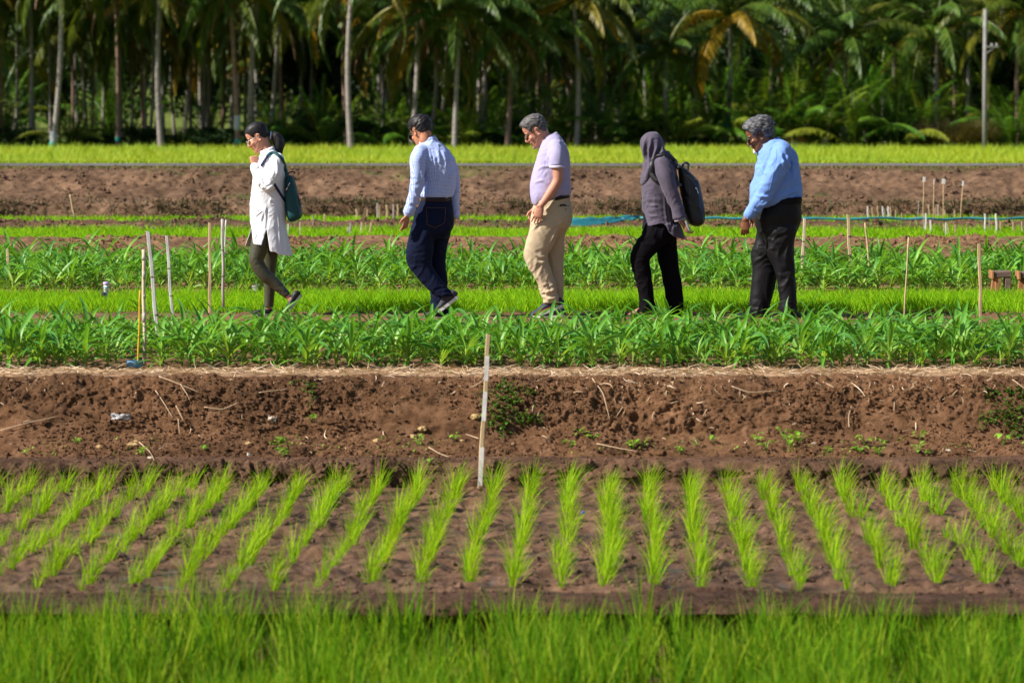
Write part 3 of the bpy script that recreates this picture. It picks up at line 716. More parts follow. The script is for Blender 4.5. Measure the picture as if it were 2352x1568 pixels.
def palm(px_top, y_top, px_base, D, wpx, label, group, crown=None, dead=None, bands=(), nut=None, red=False, cz=0.0, rz=None):
    base = at(px_base, YH, D); base[2] = GZ
    top = at(px_top, y_top, D)
    o = empty("coconut_palm", base, label, "palm tree", group)
    r = wpx * D / FPX / 2
    H = top[2] - GZ; n = 14; t = np.linspace(0, 1, n)
    dx = (top[0] - base[0])
    bow = random.uniform(-0.25, 0.25)
    P = np.stack([dx * (t ** 1.2) + bow * np.sin(t * math.pi), 0.3 * bow * np.sin(t * 2), H * t - 0.2 * (1 - t)], -1)
    rad = r * np.interp(t, [0, 0.06, 0.2, 1], [1.5, 1.15, 1.0, 0.72])
    put("trunk", Geo().add(*tube(P, rad, 12)).mesh(), M_trunk_red if red else M_trunk, o)
    for (yb, hb, mat) in bands:
        zb = at(0, yb, D)[2] - GZ; tb = zb / H; c = np.array([np.interp(tb, t, P[:, 0]), np.interp(tb, t, P[:, 1]), zb]); rr = r * 1.28 if tb < .2 else r * 1.12
        put("painted_band", Geo().add(*tube([c - [0, 0, hb], c - [0, 0, hb * .5], c, c + [0, 0, hb * .5], c + [0, 0, hb]], rr, 12)).mesh(), mat, o)
    if crown is not None:
        c = put("crown", crown, None, o, P[-1] + [0, 0, 0.05 + cz]); c.rotation_euler = (0, 0, random.uniform(0, 6.28) if rz is None else rz)
    if dead is not None:
        c = put("dead_fronds", dead, None, o, P[-1] + [0, 0, -0.1]); c.rotation_euler = (0, 0, random.uniform(0, 6.28))
    if nut is not None: put("coconut_bunch", nut, None, o, P[-1])
    return o

C, S_, DD, YO = crowns, small_crowns, deads, youngs
GP = "coconut palms along the edge of the grove"
T, Wb = M_teal, M_whiteband
FRONT = [
 # x_top, y_top, x_base, D, w, crown, dead, bands, nut, red, label
 (12, -60, 8, 172, 8, C[0], DD[0], (), None, True, "thin reddish coconut palm at the far left edge of the grove"),
 (66, -75, 70, 168, 10, C[3], None, (), None, False, "dim coconut palm between the leftmost thin palm and the tall leaning one"),
 (136, -110, 119, 160, 12.5, C[1], DD[1], ((316, .28, Wb), (334, .16, T)), None, False, "tall pale coconut palm with white and teal bands near the left end"),
 (262, -60, 270, 165, 9, C[0], DD[2], ((320, .10, T),), None, True, "thin reddish coconut palm with one teal ring left of the tall straight palm"),
 (372, -70, 372, 162, 14, C[3], None, (), None, False, "tall straight pale coconut palm with a crown of drooping green fronds"),
 (528, -40, 548, 162, 12, C[1], DD[0], ((283, .35, Wb), (325, .10, T)), None, True, "reddish leaning coconut palm with grey and teal bands left of the first walker"),
 (598, -60, 579, 164, 15, C[0], None, (), None, False, "thick grey leaning coconut palm just behind the first walker's head"),
 (652, -50, 622, 168, 11, C[3], None, ((262, .12, Wb),), None, False, "grey coconut palm with a small white patch leaning right above the first walker"),
 (815, -90, 808, 158, 13.5, C[1], None, (), None, False, "tall smooth grey coconut palm beside the hanging bunch of dead fronds"),
 (868, 55, 880, 172, 10, S_[0], DD[0], (), None, False, "short coconut palm with a big bunch of pale brown dead fronds"),
 (958, 5, 943, 162, 12.5, C[2], DD[1], (), None, False, "coconut palm with orange drooping fronds above the second walker"),
 (998, 70, 984, 166, 10, C[4], DD[2], (), None, False, "slim coconut palm with brown hanging fronds right of the second walker's head"),
 (1056, 25, 1044, 160, 12.5, C[1], DD[0], (), None, False, "grey coconut palm with a forked looking brown trunk beside it between second and third walker"),
 (1108, 20, 1103, 170, 12.5, C[0], None, (), None, False, "smooth grey coconut palm with a short visible trunk right of the forked looking one"),
 (1178, 55, 1165, 162, 13, C[3], DD[1], (), None, True, "reddish grey coconut palm standing left of the third walker's head"),
 (1262, 105, 1258, 172, 11, S_[1], DD[2], (), None, True, "short reddish coconut palm right above the third walker's shoulder"),
 (1318, 5, 1323, 162, 12.5, C[2], None, (), None, False, "pale slender coconut palm with orange drooping fronds right of the third walker"),
 (1402, 10, 1370, 176, 10, C[0], None, (), None, False, "dark leaning coconut palm between the pale slender palm and the headscarf"),
 (1676, 42, 1665, 164, 12, C[4], None, ((282, .35, T),), nuts[1], False, "coconut palm with a ragged yellow green crown and a blue green band"),
 (1946, 88, 1939, 166, 12, C[1], DD[1], (), None, False, "coconut palm with yellow tipped fronds right of the last walker"),
 (1992, 20, 1990, 185, 9, C[0], None, (), None, False, "half hidden thin coconut palm behind the one right of the last walker"),
 (2058, 50, 2052, 180, 10, C[3], None, (), None, False, "thin grey coconut palm between two bigger crowns on the right"),
 (2152, 58, 2148, 166, 10, C[1], None, (), nuts[0], False, "coconut palm with green nuts in a wide open crown left of the concrete pole"),
 (2344, 30, 2342, 165, 11, C[2], None, (), None, True, "coconut palm at the right edge behind the concrete pole"),
 (1530, 128, 1528, 164, 13, S_[0], None, (), None, False, "low coconut palm with long arching fronds above the headscarf"),
]
for (xt, yt, xb, D, w, c, d, b_, nut, red, lab) in FRONT:
    palm(xt, yt, xb, D, w, lab, GP, c, d, b_, nut, red)
# thinner trunks deeper in the grove
LB = "thin dim coconut palm trunk deeper inside the shady grove"
for (xt, xb, yt, D, w) in [(112, 116, -40, 175, 6), (300, 302, 20, 185, 7), (327, 330, 10, 180, 7), (343, 341, -10, 176, 8), (400, 404, 0, 190, 7), (466, 464, 10, 180, 7), (452, 440, 0, 186, 7), (512, 508, -20, 190, 8), (560, 562, -10, 188, 7),
                           (655, 650, 0, 195, 7), (715, 708, 10, 190, 8), (742, 738, 0, 200, 7), (885, 880, -10, 182, 9), (1083, 1086, 10, 186, 9), (1245, 1240, 10, 195, 8), (1440, 1446, 10, 195, 8), (1600, 1596, 20, 195, 8), (1760, 1755, 10, 200, 8), (2262 - 60, 2200, 10, 195, 8), (215, 210, -20, 186, 7), (30, 34, -20, 190, 7), (165, 168, -20, 192, 7), (240, 236, 0, 196, 7)]:
    palm(xt, yt, xb, D, w, LB, "coconut palm trunks inside the grove", random.choice(C), None, ((325, .10, T),) if xb in (302, 341, 464) else (), None, random.random() < .4)
LC = "dense dark coconut palm at the back of the grove"
for k in range(60):
    px = -260 + k * 48 + random.uniform(-20, 20); D = random.uniform(192, 228)
    palm(px, random.uniform(-60, 140), px + random.uniform(-14, 14), D, 9, LC, "palms at the back of the grove", random.choice(C), None)
for k in range(34):
    px = -900 + k * 100 + random.uniform(-40, 40)
    palm(px, random.uniform(-50, 70), px + random.uniform(-14, 14), random.uniform(174, 190), 9.5, LC, "palms at the back of the grove", random.choice(C), random.choice([None, DD[0], DD[2]]), red=random.random() < .5)
for k in range(14):
    px = 2440 + k * 75; palm(px, random.uniform(-60, 60), px, random.uniform(164, 190), 11, LC, "palms at the back of the grove", random.choice(C), None)
for k in range(16):
    px = -1100 + k * 68 + random.uniform(-40, 40); palm(px, random.uniform(-60, 60), px, random.uniform(158, 172), 12, LC, "palms at the back of the grove", random.choice(C), None)
# trunkless young palms under the big ones
LY = "trunkless young palm with arching bright fronds at the edge of the grove"
def young(px, D, s, me=None, lab=LY, mat=None):
    b0 = at(px, YH, D); b0[2] = GZ
    o = bpy.data.objects.new("young_palm", me or random.choice(YO)); COL.objects.link(o); o.location = b0; o.scale = (s, s, s); o.rotation_euler = (0, 0, random.uniform(0, 6.28))
    tag(o, lab, "young palm", "young palms under the grove")
for (px, D, s) in [(640, 163, .7), (745, 163, .8), (930, 163, .8), (1070, 163, .75), (1225, 163, .85), (1280, 164, .95), (1395, 163, .9), (1450, 164, 1.0), (1560, 163, .95), (1630, 164, 1.0), (1700, 163, .9), (1770, 163, 1.1), (1860, 163, 1.1), (1960, 162, 1.15), (2060, 163, 1.1), (2130, 163, .8), (2330, 163, .9)] + [(165, 166, .78), (205, 170, .55), (620, 176, .7), (690, 168, .6), (735, 170, .75), (790, 178, .8), (850, 168, .62), (905, 174, .75), (960, 178, .85), (1015, 182, .9), (1090, 170, .85), (1130, 176, .95), (1240, 180, 1.0),
                   (1350, 172, .95), (1500, 168, 1.0), (1660, 172, 1.1), (1820, 168, 1.3), (1915, 168, 1.2), (2010, 170, 1.3),
                   (2180, 176, 1.1), (2300, 170, 1.0), (1740, 180, 1.4), (2100, 182, 1.4), (1160, 186, 1.1), (1560, 184, 1.4), (2400, 170, 1), (-30, 170, .8)]:
    young(px, D, s)
for k in range(13):
    young(-200 + k * 216 + random.uniform(-30, 30), random.uniform(190, 205), random.uniform(0.9, 1.35), lab="half hidden young palm in the shade inside the grove")

# ------------------------------------------------------------------ broadleaf trees and undergrowth
M_bl = leaf("broadleaf_foliage", [(0.012, 0.040, 0.010), (0.026, 0.068, 0.014), (0.05, 0.105, 0.018)], 0.2, 0.6)
def crown_leaves(c, r, n, size, seed, lobes=26):
    g = np.random.default_rng(seed); cc = g.normal(size=(lobes, 3)); cc /= np.linalg.norm(cc, axis=1)[:, None]
    cc = cc * (g.random((lobes, 1)) ** 0.5) * np.array(r) * 0.82; k = g.integers(0, lobes, n)
    d = g.normal(size=(n, 3)); d /= np.linalg.norm(d, axis=1)[:, None]
    p = np.array(c) + cc[k] + d * (g.random((n, 1)) ** 0.6) * np.array(r) * 0.34
    return ribbons(p, size * g.uniform(0.6, 1.3, n), g.uniform(-1.2, 1.0, n), g.uniform(0, 6.28, n), g.uniform(0, 0.8, n), size * 0.6 * g.uniform(0.6, 1.2, n), K=2, prof=np.array([0.3, 1, 0.1]), roll=g.uniform(-1, 1, n))
def tree(px, D, h, r, n, label, seed, name="broadleaf_tree"):
    b0 = at(px, YH, D); b0[2] = GZ; o = empty(name, b0, label, "tree")
    G = Geo(); G.add(*tube([(0, 0, -.2), (0.1, 0, h * .25), (0, .1, h * .55), (.1, 0, h * .85)], [.28, .2, .15, .05], 10))
    g = np.random.default_rng(seed)
    for i in range(9):
        a = i * 2.4; z0 = h * (0.25 + 0.05 * i); G.add(*tube([(0, 0, z0), (r[0] * .35 * math.cos(a), r[1] * .35 * math.sin(a), z0 + h * .12), (r[0] * .75 * math.cos(a), r[1] * .75 * math.sin(a), z0 + h * .2)], [.10, .07, .02], 6))
    put("trunk", G.mesh(), M_trunk, o)
    put("crown", mesh_from(*crown_leaves((0, 0, h * .58), r, n, 0.30, seed), smooth=False), M_bl, o)
tree(1800, 180, 7.2, (4.2, 3, 3.4), 14000, "dark leafy broadleaf tree between two palms on the right", 11)
tree(2310, 184, 9.0, (4.0, 3, 4.4), 12000, "very dark broadleaf tree behind the concrete pole", 12)
tree(1010, 196, 6.5, (4.5, 3, 3.2), 11000, "dim broadleaf tree behind the palms above the second walker", 13)
tree(720, 192, 7.0, (3.8, 3, 3.4), 10000, "dark broadleaf tree behind the smooth grey palm", 14)
tree(1500, 198, 7.0, (4.5, 3, 3.2), 10000, "dark broadleaf tree behind the low arching palm", 15)
# bushes at the grove's edge
LBU = "dark leafy bush at the foot of the palms"
for i, (px, D, w_, h_) in enumerate([(700, 166, 1.6, 1.9), (760, 168, 1.5, 1.5), (860, 165, 1.6, 1.7), (1125, 164, 1.3, 1.0), (1190, 166, 1.5, 1.6), (1480, 165, 1.6, 1.9), (1600, 163, 1.5, .9), (2105, 164, 1.3, 1.2), (440, 168, 1.8, 1.1), (520, 170, 1.5, 1.2), (240, 168, 1.5, 1.0), (40, 167, 1.8, 1.2), (330, 170, 1.6, 1.2), (640, 165, 1.5, 1.5), (920, 167, 1.2, 1.3)]):
    b0 = at(px, YH, D); b0[2] = GZ
    o = put("bush", mesh_from(*crown_leaves((0, 0, h_ * .5), (w_, 1.0, h_ * .62), 2600, 0.17, 30 + i, 14), smooth=False), M_bl, loc=b0); tag(o, LBU, "bush", "bushes at the foot of the palms")
M_dry = leaf("dry_bush_leaf", [(0.14, 0.12, 0.04), (0.24, 0.19, 0.08), (0.10, 0.10, 0.03)], 0.2, 0.8)
for px, w_, h_, lab in [(2185, 2.4, 1.5, "pale dry feathery bush left of the concrete pole"), (1795, 1.5, .7, "yellowish low bush behind the last walker's collar"), (1370, 1.0, .5, "low yellow brown bush at the grove edge right of the third walker")]:
    b0 = at(px, YH, 163); b0[2] = GZ; n = 5000
    p = np.stack([rng.uniform(-w_, w_, n) * .6, rng.uniform(-.8, .8, n), rng.uniform(.1, .35, n)], -1)
    ph = np.arctan2(p[:, 1], p[:, 0])
    V, F = ribbons(p, h_ * rng.uniform(.5, 1.1, n), rng.uniform(.5, 1.5, n), ph, rng.uniform(0, .9, n), np.full(n, .03), K=3)
    tag(put("dry_bush", mesh_from(V, F, smooth=False), M_dry, loc=b0), lab, "bush")
# undergrowth
n = 26000; D = rng.uniform(158, 184, n); X = rng.uniform(-HALF * 1.2, HALF * 1.2, n) * D
hh = np.clip(0.45 + 0.4 * noise(X * .35, D * .3, 1.0) + .25 * noise(X * 1.3, D, 4.0), .2, 1.1)
V, F = ribbons(np.stack([X, D, np.full(n, GZ)], -1), hh * rng.uniform(.6, 1.15, n), R(1) * rng.uniform(45, 88, n), rng.uniform(0, 6.28, n), rng.uniform(.2, 1.4, n), rng.uniform(.04, .09, n), K=3, roll=rng.uniform(-1.5, 1.5, n))
grass("undergrowth", (V, F), leaf("undergrowth_leaf", [(0.035, 0.085, 0.012), (0.08, 0.16, 0.018), (0.15, 0.22, 0.03)], 0.3, 0.6), "rough green undergrowth along the shady foot of the grove", "undergrowth")
# the far side of the wood, one mass
VV, FF, off = [], [], 0
for k in range(30):
    px = -380 + k * 108
    D = random.uniform(232, 250); X = (px - W / 2) * D / FPX
    top = 9.6 if not (1800 < px < 1960) else 7.4
    V, F = crown_leaves((X, D, top / 2 - .8), (3.6, 3, top * .62), 4200, 0.5, 600 + k, 40); VV.append(V); FF.append(F + off); off += len(V)
grass("forest_beyond", (np.concatenate(VV), np.concatenate(FF)), M_bl, "dark mass of trees closing off the back of the palm grove", "forest")

# ------------------------------------------------------------------ concrete pole
M_conc = simple("pole_concrete", (0.24, 0.23, 0.22), 0.9, 0.2, 3, 0.3, 20, 0.01)
b0 = at(2262, YH, 158); b0[2] = GZ
po = empty("utility_pole", b0, "tall grey concrete utility pole at the right of the grove", "utility pole")
Hp = at(0, 22, 158)[2] - GZ
put("pole", Geo().add(*tube([(0, 0, -.1), (0, 0, Hp * .5), (0.02, 0, Hp)], [.11, .10, .085], 14)).mesh(), M_conc, po)
zc_ = at(0, 108, 158)[2] - GZ
put("crossarm", Geo().add(*box((0.30, -.12, zc_), (0.62, .07, .08), bev=.01)).mesh(False), M_conc, po)
put("bracket", Geo().add(*tube([(0.06, -.12, zc_ - .3), (0.45, -.12, zc_ - .04)], .02, 6)).mesh(), M_conc, po)
for k in range(2): put("insulator", Geo().add(*tube([(0.3 + .22 * k, -.12, zc_ + .04), (0.3 + .22 * k, -.12, zc_ + .1), (0.3 + .22 * k, -.12, zc_ + .16)], [.02, .045, .02], 8)).mesh(), simple("insulator_ceramic" , (.5, .5, .5), .3), po)
# ------------------------------------------------------------------ stakes, pots, benches, hose
M_wood = simple("light_wood_stake", (0.50, 0.36, 0.21), 0.8, 0.3, 14, 0.4, 80, 0.003, stretch=(4, 4, 0.6))
M_wood2 = simple("grey_bamboo_stake", (0.40, 0.36, 0.33), 0.7, 0.35, 10, 0.4, 60, 0.003, stretch=(4, 4, 0.6))
M_wood3 = simple("silvery_bamboo_stake", (0.55, 0.52, 0.50), 0.6, 0.3, 12, 0.4, 60, 0.003, stretch=(4, 4, 0.6))
M_pale = simple("pale_bamboo", (0.58, 0.45, 0.33), 0.7, 0.3, 8, 0.3, 60, 0.002)
M_white = simple("white_painted_wood", (0.72, 0.68, 0.66), 0.7, 0.2, 18)
M_yel = simple("yellow_painted_pole", (0.62, 0.38, 0.02), 0.6, 0.2, 14)
M_brownb = simple("brown_band", (0.30, 0.15, 0.07), 0.8, 0.3, 20)
M_node = simple("dark_bamboo_node", (0.18, 0.12, 0.09), 0.8, 0.3, 20)

def stake(xt, yt, xb, yb, D, wpx, mat, label, flat=True, node=False, group=None, sink=0.06, name="stake"):
    b0, t0 = at(xb, yb, D), at(xt, yt, D)
    o = empty(name, b0, label, "stake", group); v = t0 - b0; L = np.linalg.norm(v); w = wpx * D / FPX
    n = 9; t = np.linspace(0, 1, n); d = v / L
    P = d[None, :] * (t * L)[:, None]; P[0] = -d * sink
    P[1:-1, 0] += w * 0.12 * np.sin(t[1:-1] * 9 + xb)
    if flat:
        G = Geo(); hw, hd = w / 2, w * 0.28; V = []
        for k in range(n):
            a = [(-hw, -hd * .4), (-hw * .7, -hd), (hw * .7, -hd), (hw, -hd * .4), (hw * .9, hd), (-hw * .9, hd)]
            wob = 1 + 0.06 * math.sin(k * 2.3 + xb)
            V += [P[k] + np.array([x * wob, y, 0]) for x, y in a]
        F = [[k * 6 + j, k * 6 + (j + 1) % 6, (k + 1) * 6 + (j + 1) % 6, (k + 1) * 6 + j] for k in range(n - 1) for j in range(6)]
        V = np.array(V); V[-6:, 2] += np.array([.2, 0, 0, -.25, -.2, .2]) * w
        F += [[5, 4, 3, 2, 1, 0], [(n - 1) * 6 + j for j in range(6)]]; G.add(V, F); me = G.mesh(False)
    else: me = Geo().add(*tube(P, w / 2, 10)).mesh()
    put("shaft", me, mat, o)
    if node:
        for q in (0.3, 0.62):
            c = d * L * q; put("node", Geo().add(*tube([c - d * w * .25, c, c + d * w * .25], [w * .52, w * .62, w * .52], 10, squash=.6 if flat else 1)).mesh(), M_node, o)
    return o, d, L, w

stake(17, 572, 24, 672, 34.0, 6.5, M_wood, "short brown wooden stake at the far left edge of the far corn")
stake(340, 532, 366, 805, 25.7, 9, M_wood3, "long silvery split bamboo stake leaning left, tallest in the left group", node=True)
o, d, L, w = stake(330, 573, 332, 842, 24.75, 8.5, M_pale, "upright pale bamboo stake with grey blotches beside the yellow pole", flat=False)
for q, hq in ((.12, .02), (.42, .035), (.6, .015), (.78, .03), (.93, .02)):
    c = d * L * q; put("blotch", Geo().add(*tube([c - d * hq, c + d * hq], w * .515, 10)).mesh(), M_wood2, o)
stake(383, 542, 397, 738, 26.6, 7, M_wood3, "grey split bamboo stake leaning slightly, right of the tallest one", node=True)
stake(482, 512, 482, 702, 29.3, 6.5, M_wood, "straight light wooden stake left of the first walker")
stake(511, 503, 513, 690, 30.2, 7, M_wood2, "grey brown bamboo stake between the light stake and the first walker", flat=False, node=True)
stake(519, 507, 515, 610, 36, 2.5, M_white, "very thin white stick behind the grey brown bamboo stake", flat=False)
stake(1848, 502, 1842, 640, 34.4, 7, M_pale, "pale bamboo stake just right of the last walker's trousers", node=True)
stake(1948, 493, 1954, 625, 34.6, 8, M_wood, "light split bamboo stake second right of the last walker", node=True)
stake(1987, 512, 2000, 640, 34.8, 4.5, M_wood, "slim stake leaning left in the far corn, third right of the last walker", flat=False)
stake(2087, 545, 2075, 760, 26.9, 3.6, M_wood, "very thin brown stick leaning right in front of the lime rice", flat=False)
stake(2249, 560, 2253, 742, 28.4, 7.5, M_wood, "sturdy brown wooden stake near the right edge left of the low bench")
# centre stake with white painted stretches
o, d, L, w = stake(1122, 768, 1102, 1122, 22.30, 10.5, M_wood, "tall flat measuring stake with white painted stretches standing before the bank")
D_ = 22.30
for (q0, q1) in [(0.02, 0.27), (0.44, 0.63), (0.70, 0.86)]:
    hw = w * .47; n_ = 2; a, b_ = d * L * q0, d * L * q1
    V = np.array([a + [-hw, -w * .29, 0], a + [hw, -w * .29, 0], b_ + [hw, -w * .29, 0], b_ + [-hw, -w * .29, 0], a + [-hw, -w * .25, 0], a + [hw, -w * .25, 0], b_ + [hw, -w * .25, 0], b_ + [-hw, -w * .25, 0]])
    put("white_paint", mesh_from(V, [[0, 1, 2, 3], [7, 6, 5, 4], [0, 4, 5, 1], [3, 2, 6, 7], [0, 3, 7, 4], [1, 5, 6, 2]], False), M_white, o)

# far stakes: region coordinates of two enlarged views -> 2352 px
def z2(x, y): return ((1366 + x / 1.7218) * .57422, (640 + y / 1.7218) * .57422)
def z1(x, y): return ((0 + x / 1.7218) * .57422, (640 + y / 1.7218) * .57422)
def z3(x, y): return ((2732 + x / 1.7243) * .57422, (640 + y / 1.7243) * .57422)
LS = "short weathered stake among the rice strips left of the second walker"
LR = "short weathered stake in the cluster among the rice strips on the right"
def Dof(y, z=-0.1): return (ZC - z) * FPX / (y - YH)
for (f, xt, yt, xb, yb, w, m_) in [(z2, 62, 430, 60, 545, 5, M_wood2), (z2, 48, 462, 30, 540, 3, M_wood2), (z2, 105, 340, 105, 410, 5, M_wood), (z2, 138, 430, 136, 545, 4.5, M_pale), (z2, 166, 430, 172, 530, 2, M_wood), (z2, 205, 432, 194, 545, 5, M_wood),
                                   (z2, 177, 335, 177, 410, 3, M_wood), (z2, 247, 295, 247, 380, 4, M_wood2), (z2, 260, 318, 260, 375, 3, M_wood), (z2, 313, 310, 315, 390, 5, M_wood), (z2, 356, 305, 362, 465, 3.5, M_wood2), (z2, 388, 305, 388, 385, 4, M_wood),
                                   (z1, 2068, 428, 2066, 542, 3.2, M_pale), (z1, 2155, 380, 2158, 500, 2, M_wood2), (z1, 2237, 372, 2235, 490, 4, M_wood), (z1, 1556, 411, 1550, 500, 3, M_white), (z1, 1985, 440, 1983, 540, 2.6, M_white)]:
    a, b_ = f(xt, yt), f(xb, yb); D = min(53, max(44.5, Dof(b_[1])))
    stake(a[0], a[1], b_[0], b_[1], D, w, m_, LS, group="stakes behind the walkers", sink=.12)
a, b_ = z1(482, 238), z1(512, 388); stake(a[0], a[1], b_[0], b_[1], 52, 4, M_wood, "lone brown stick leaning left on the far mud ridge", flat=False)
for (xt, yt, xb, yb, w, m_) in [(1273, 320, 1274, 378, 5, M_white), (1303, 325, 1307, 385, 4.5, M_wood), (1341, 315, 1345, 390, 4.5, M_wood), (1376, 320, 1381, 395, 5.5, M_white), (1390, 335, 1390, 395, 3, M_wood2), (1414, 320, 1418, 395, 6, M_white), (1432, 325, 1432, 395, 5, M_wood),
                                (1467, 345, 1467, 390, 5, M_wood), (1627, 280, 1621, 390, 3, M_wood2), (1693, 305, 1700, 390, 6, M_wood), (1738, 330, 1740, 395, 4, M_wood), (1760, 310, 1760, 395, 5, M_wood2), (1805, 345, 1805, 395, 6, M_wood), (1873, 345, 1873, 395, 5.5, M_wood),
                                (1507, 365, 1512, 470, 3.5, M_wood), (2003, 350, 1985, 465, 2, M_wood2), (1601, 388, 1622, 490, 5.5, M_wood), (1659, 370, 1664, 520, 3.5, M_wood2), (1676, 368, 1672, 528, 6, M_white), (1707, 415, 1710, 540, 6.5, M_white), (1797, 440, 1800, 548, 5, M_wood),
                                (1813, 432, 1813, 548, 5, M_white), (1824, 455, 1840, 548, 5, M_wood), (1878, 445, 1877, 548, 6, M_wood), (1958, 465, 1955, 548, 6, M_wood), (2055, 400, 2055, 460, 3, M_wood), (2083, 370, 2083, 525, 6, M_white), (2113, 385, 2110, 520, 3, M_wood2),
                                (2158, 370, 2165, 540, 6.5, M_white), (2188, 422, 2194, 530, 5, M_wood), (2277, 428, 2282, 545, 6, M_wood), (2337, 428, 2337, 545, 4.5, M_pale)]:
    a, b_ = z3(xt, yt), z3(xb, yb); D = min(53, max(44.5, Dof(b_[1])))
    stake(a[0], a[1], b_[0], b_[1], D, w * .62, m_, LR, group="stakes on the right", sink=.12)
for i, (xt, yt, xb, yb, w, hgt, lab) in enumerate([(1662, 115, 1655, 392, 18, 34, "stick with a white card on top, leftmost of the four flagged sticks"), (1730, 128, 1729, 375, 7, 26, "stick with a narrow white card seen edge on, second of the flagged sticks"),
                                      (1797, 128, 1795, 398, 23, 36, "stick with the widest white card, third of the flagged sticks"), (1931, 142, 1913, 395, 13, 36, "stick with a white card leaning right, rightmost of the flagged sticks")]):
    a, b_ = z3(xt, yt), z3(xb, yb); D = 52.0
    o, d, L, w0 = stake(a[0], a[1] + 8, b_[0], b_[1], D, 2.2, M_wood, lab, flat=False, sink=.15, name="flagged_stick")
    cw, ch = w * .333 * D / FPX, hgt * .333 * D / FPX
    put("card", Geo().add(*box(d * L + np.array([0, -.02, 0.01]), (cw, .012, ch), rot=Matrix.Rotation(R(6), 3, 'Y'), bev=.002)).mesh(False), M_white, o)

# blue pipe with its yellow pole, grey pot, rain gauge
M_blue = simple("blue_plastic_pipe", (0.14, 0.30, 0.48), 0.45, 0.25, 16)
M_grey = simple("grey_plastic_pot", (0.38, 0.36, 0.40), 0.5, 0.2, 16)
def pot(px, yb, wpx, hpx, D, mat, name, label, cat):
    c = at(px, yb, D); r = wpx * D / FPX / 2; h = hpx * D / FPX; n = 28; V = []; a = np.linspace(0, 6.2832, n, endpoint=False)
    for (rr, zz) in [(r * .97, -.05), (r, h * .97), (r, h), (r * .93, h), (r * .92, h * .95), (r * .9, 0.0)]:
        V.append(np.stack([rr * np.cos(a), rr * np.sin(a), np.full(n, zz)], -1))
    F = [[k * n + j, k * n + (j + 1) % n, (k + 1) * n + (j + 1) % n, (k + 1) * n + j] for k in range(5) for j in range(n)] + [[5 * n + j for j in range(n)]]
    o = put(name, mesh_from(np.concatenate(V), F), mat, loc=c); return tag(o, label, cat)
pot(310, 849, 39, 22, 24.62, M_blue, "pipe_section", "short upright section of blue plastic pipe at the edge of the near corn", "pipe")
stake(322, 667, 317, 848, 24.60, 4.6, M_yel, "thin yellow painted pole standing in the blue pipe", flat=False, name="yellow_pole")
pot(589, 665, 20, 10, 33.7, M_grey, "grey_pot", "small grey plastic pot behind the first walker's legs", "pot")
c = at(244, 688, 31.2)
o = empty("rain_gauge", c, "small clear gauge with a lavender cap and teal label standing in the lime rice", "gauge")
s = 31.2 / FPX
put("tube", Geo().add(*tube([(0, 0, -.05), (0, 0, 14 * s), (0, 0, 19 * s), (0, 0, 34 * s)], [3.6 * s, 3.8 * s, 5.4 * s, 5.6 * s], 16)).mesh(), simple("clear_grey_plastic", (.45, .47, .55), .2, .15), o)
put("cap", Geo().add(*tube([(0, 0, 34 * s), (0, 0, 35 * s), (0, 0, 39.5 * s), (0, 0, 40.5 * s)], [6.4 * s, 7.2 * s, 7.2 * s, 6.2 * s], 16)).mesh(), simple("lavender_cap", (.52, .42, .72), .4), o)
lb = put("paper_label", Geo().add(*tube([(0, 0, 22 * s), (0, 0, 33 * s)], 5.75 * s, 16)).mesh(), simple("white_label_paper", (.75, .78, .8), .6), o)
put("teal_stripe", Geo().add(*tube([(0, 0, 27 * s), (0, 0, 29.5 * s)], 5.95 * s, 16)).mesh(), simple("teal_ink", (.02, .35, .4), .6), lb)
put("clamp", Geo().add(*box((-6 * s, -.02, 13 * s), (9 * s, .05, 9 * s), bev=.005)).mesh(False), simple("dark_clamp", (.06, .05, .08), .5), o)

# low benches in the lime rice at the right edge
M_bench = simple("weathered_bench_wood", (0.15, 0.10, 0.085), 0.85, 0.4, 12, 0.6, 50, 0.004, stretch=(0.6, 3, 4))
M_bench2 = simple("reddish_bench_wood", (0.30, 0.14, 0.06), 0.8, 0.3, 12, 0.4, 50, 0.004)
def bench(px, D, label, wpx=40, seed=0):
    c = at(px, YH, D); c[2] = 0.0; s = D / FPX; o = empty("bench", c, label, "bench"); w = wpx * s; h = 0.22
    put("seat", Geo().add(*box((0, 0, h), (w, .22, .055), rot=Matrix.Rotation(R(-1.5), 3, 'Y'), bev=.006)).mesh(False), M_bench, o)
    put("end_board", Geo().add(*box((-w / 2 - .012, 0, h - .005), (.02, .24, .075), bev=.003)).mesh(False), M_bench2, o)
    for x, y, m_ in ((-w * .46, .0, M_bench2), (-w * .26, -.08, M_bench2), (w * .30, -.08, M_bench), (w * .36, .08, M_bench)):
        put("leg", Geo().add(*box((x, y, h / 2 - .05), (.055, .05, h + .04), rot=Matrix.Rotation(R(8 if x < -w * .4 else 0), 3, 'Y'), bev=.004)).mesh(False), m_, o)
    return o
bench(2300, 32.6, "low weathered wooden bench standing in the rice near the right edge")
bench(2372, 32.5, "reddish low wooden bench cut off by the right edge of the photo", 62)

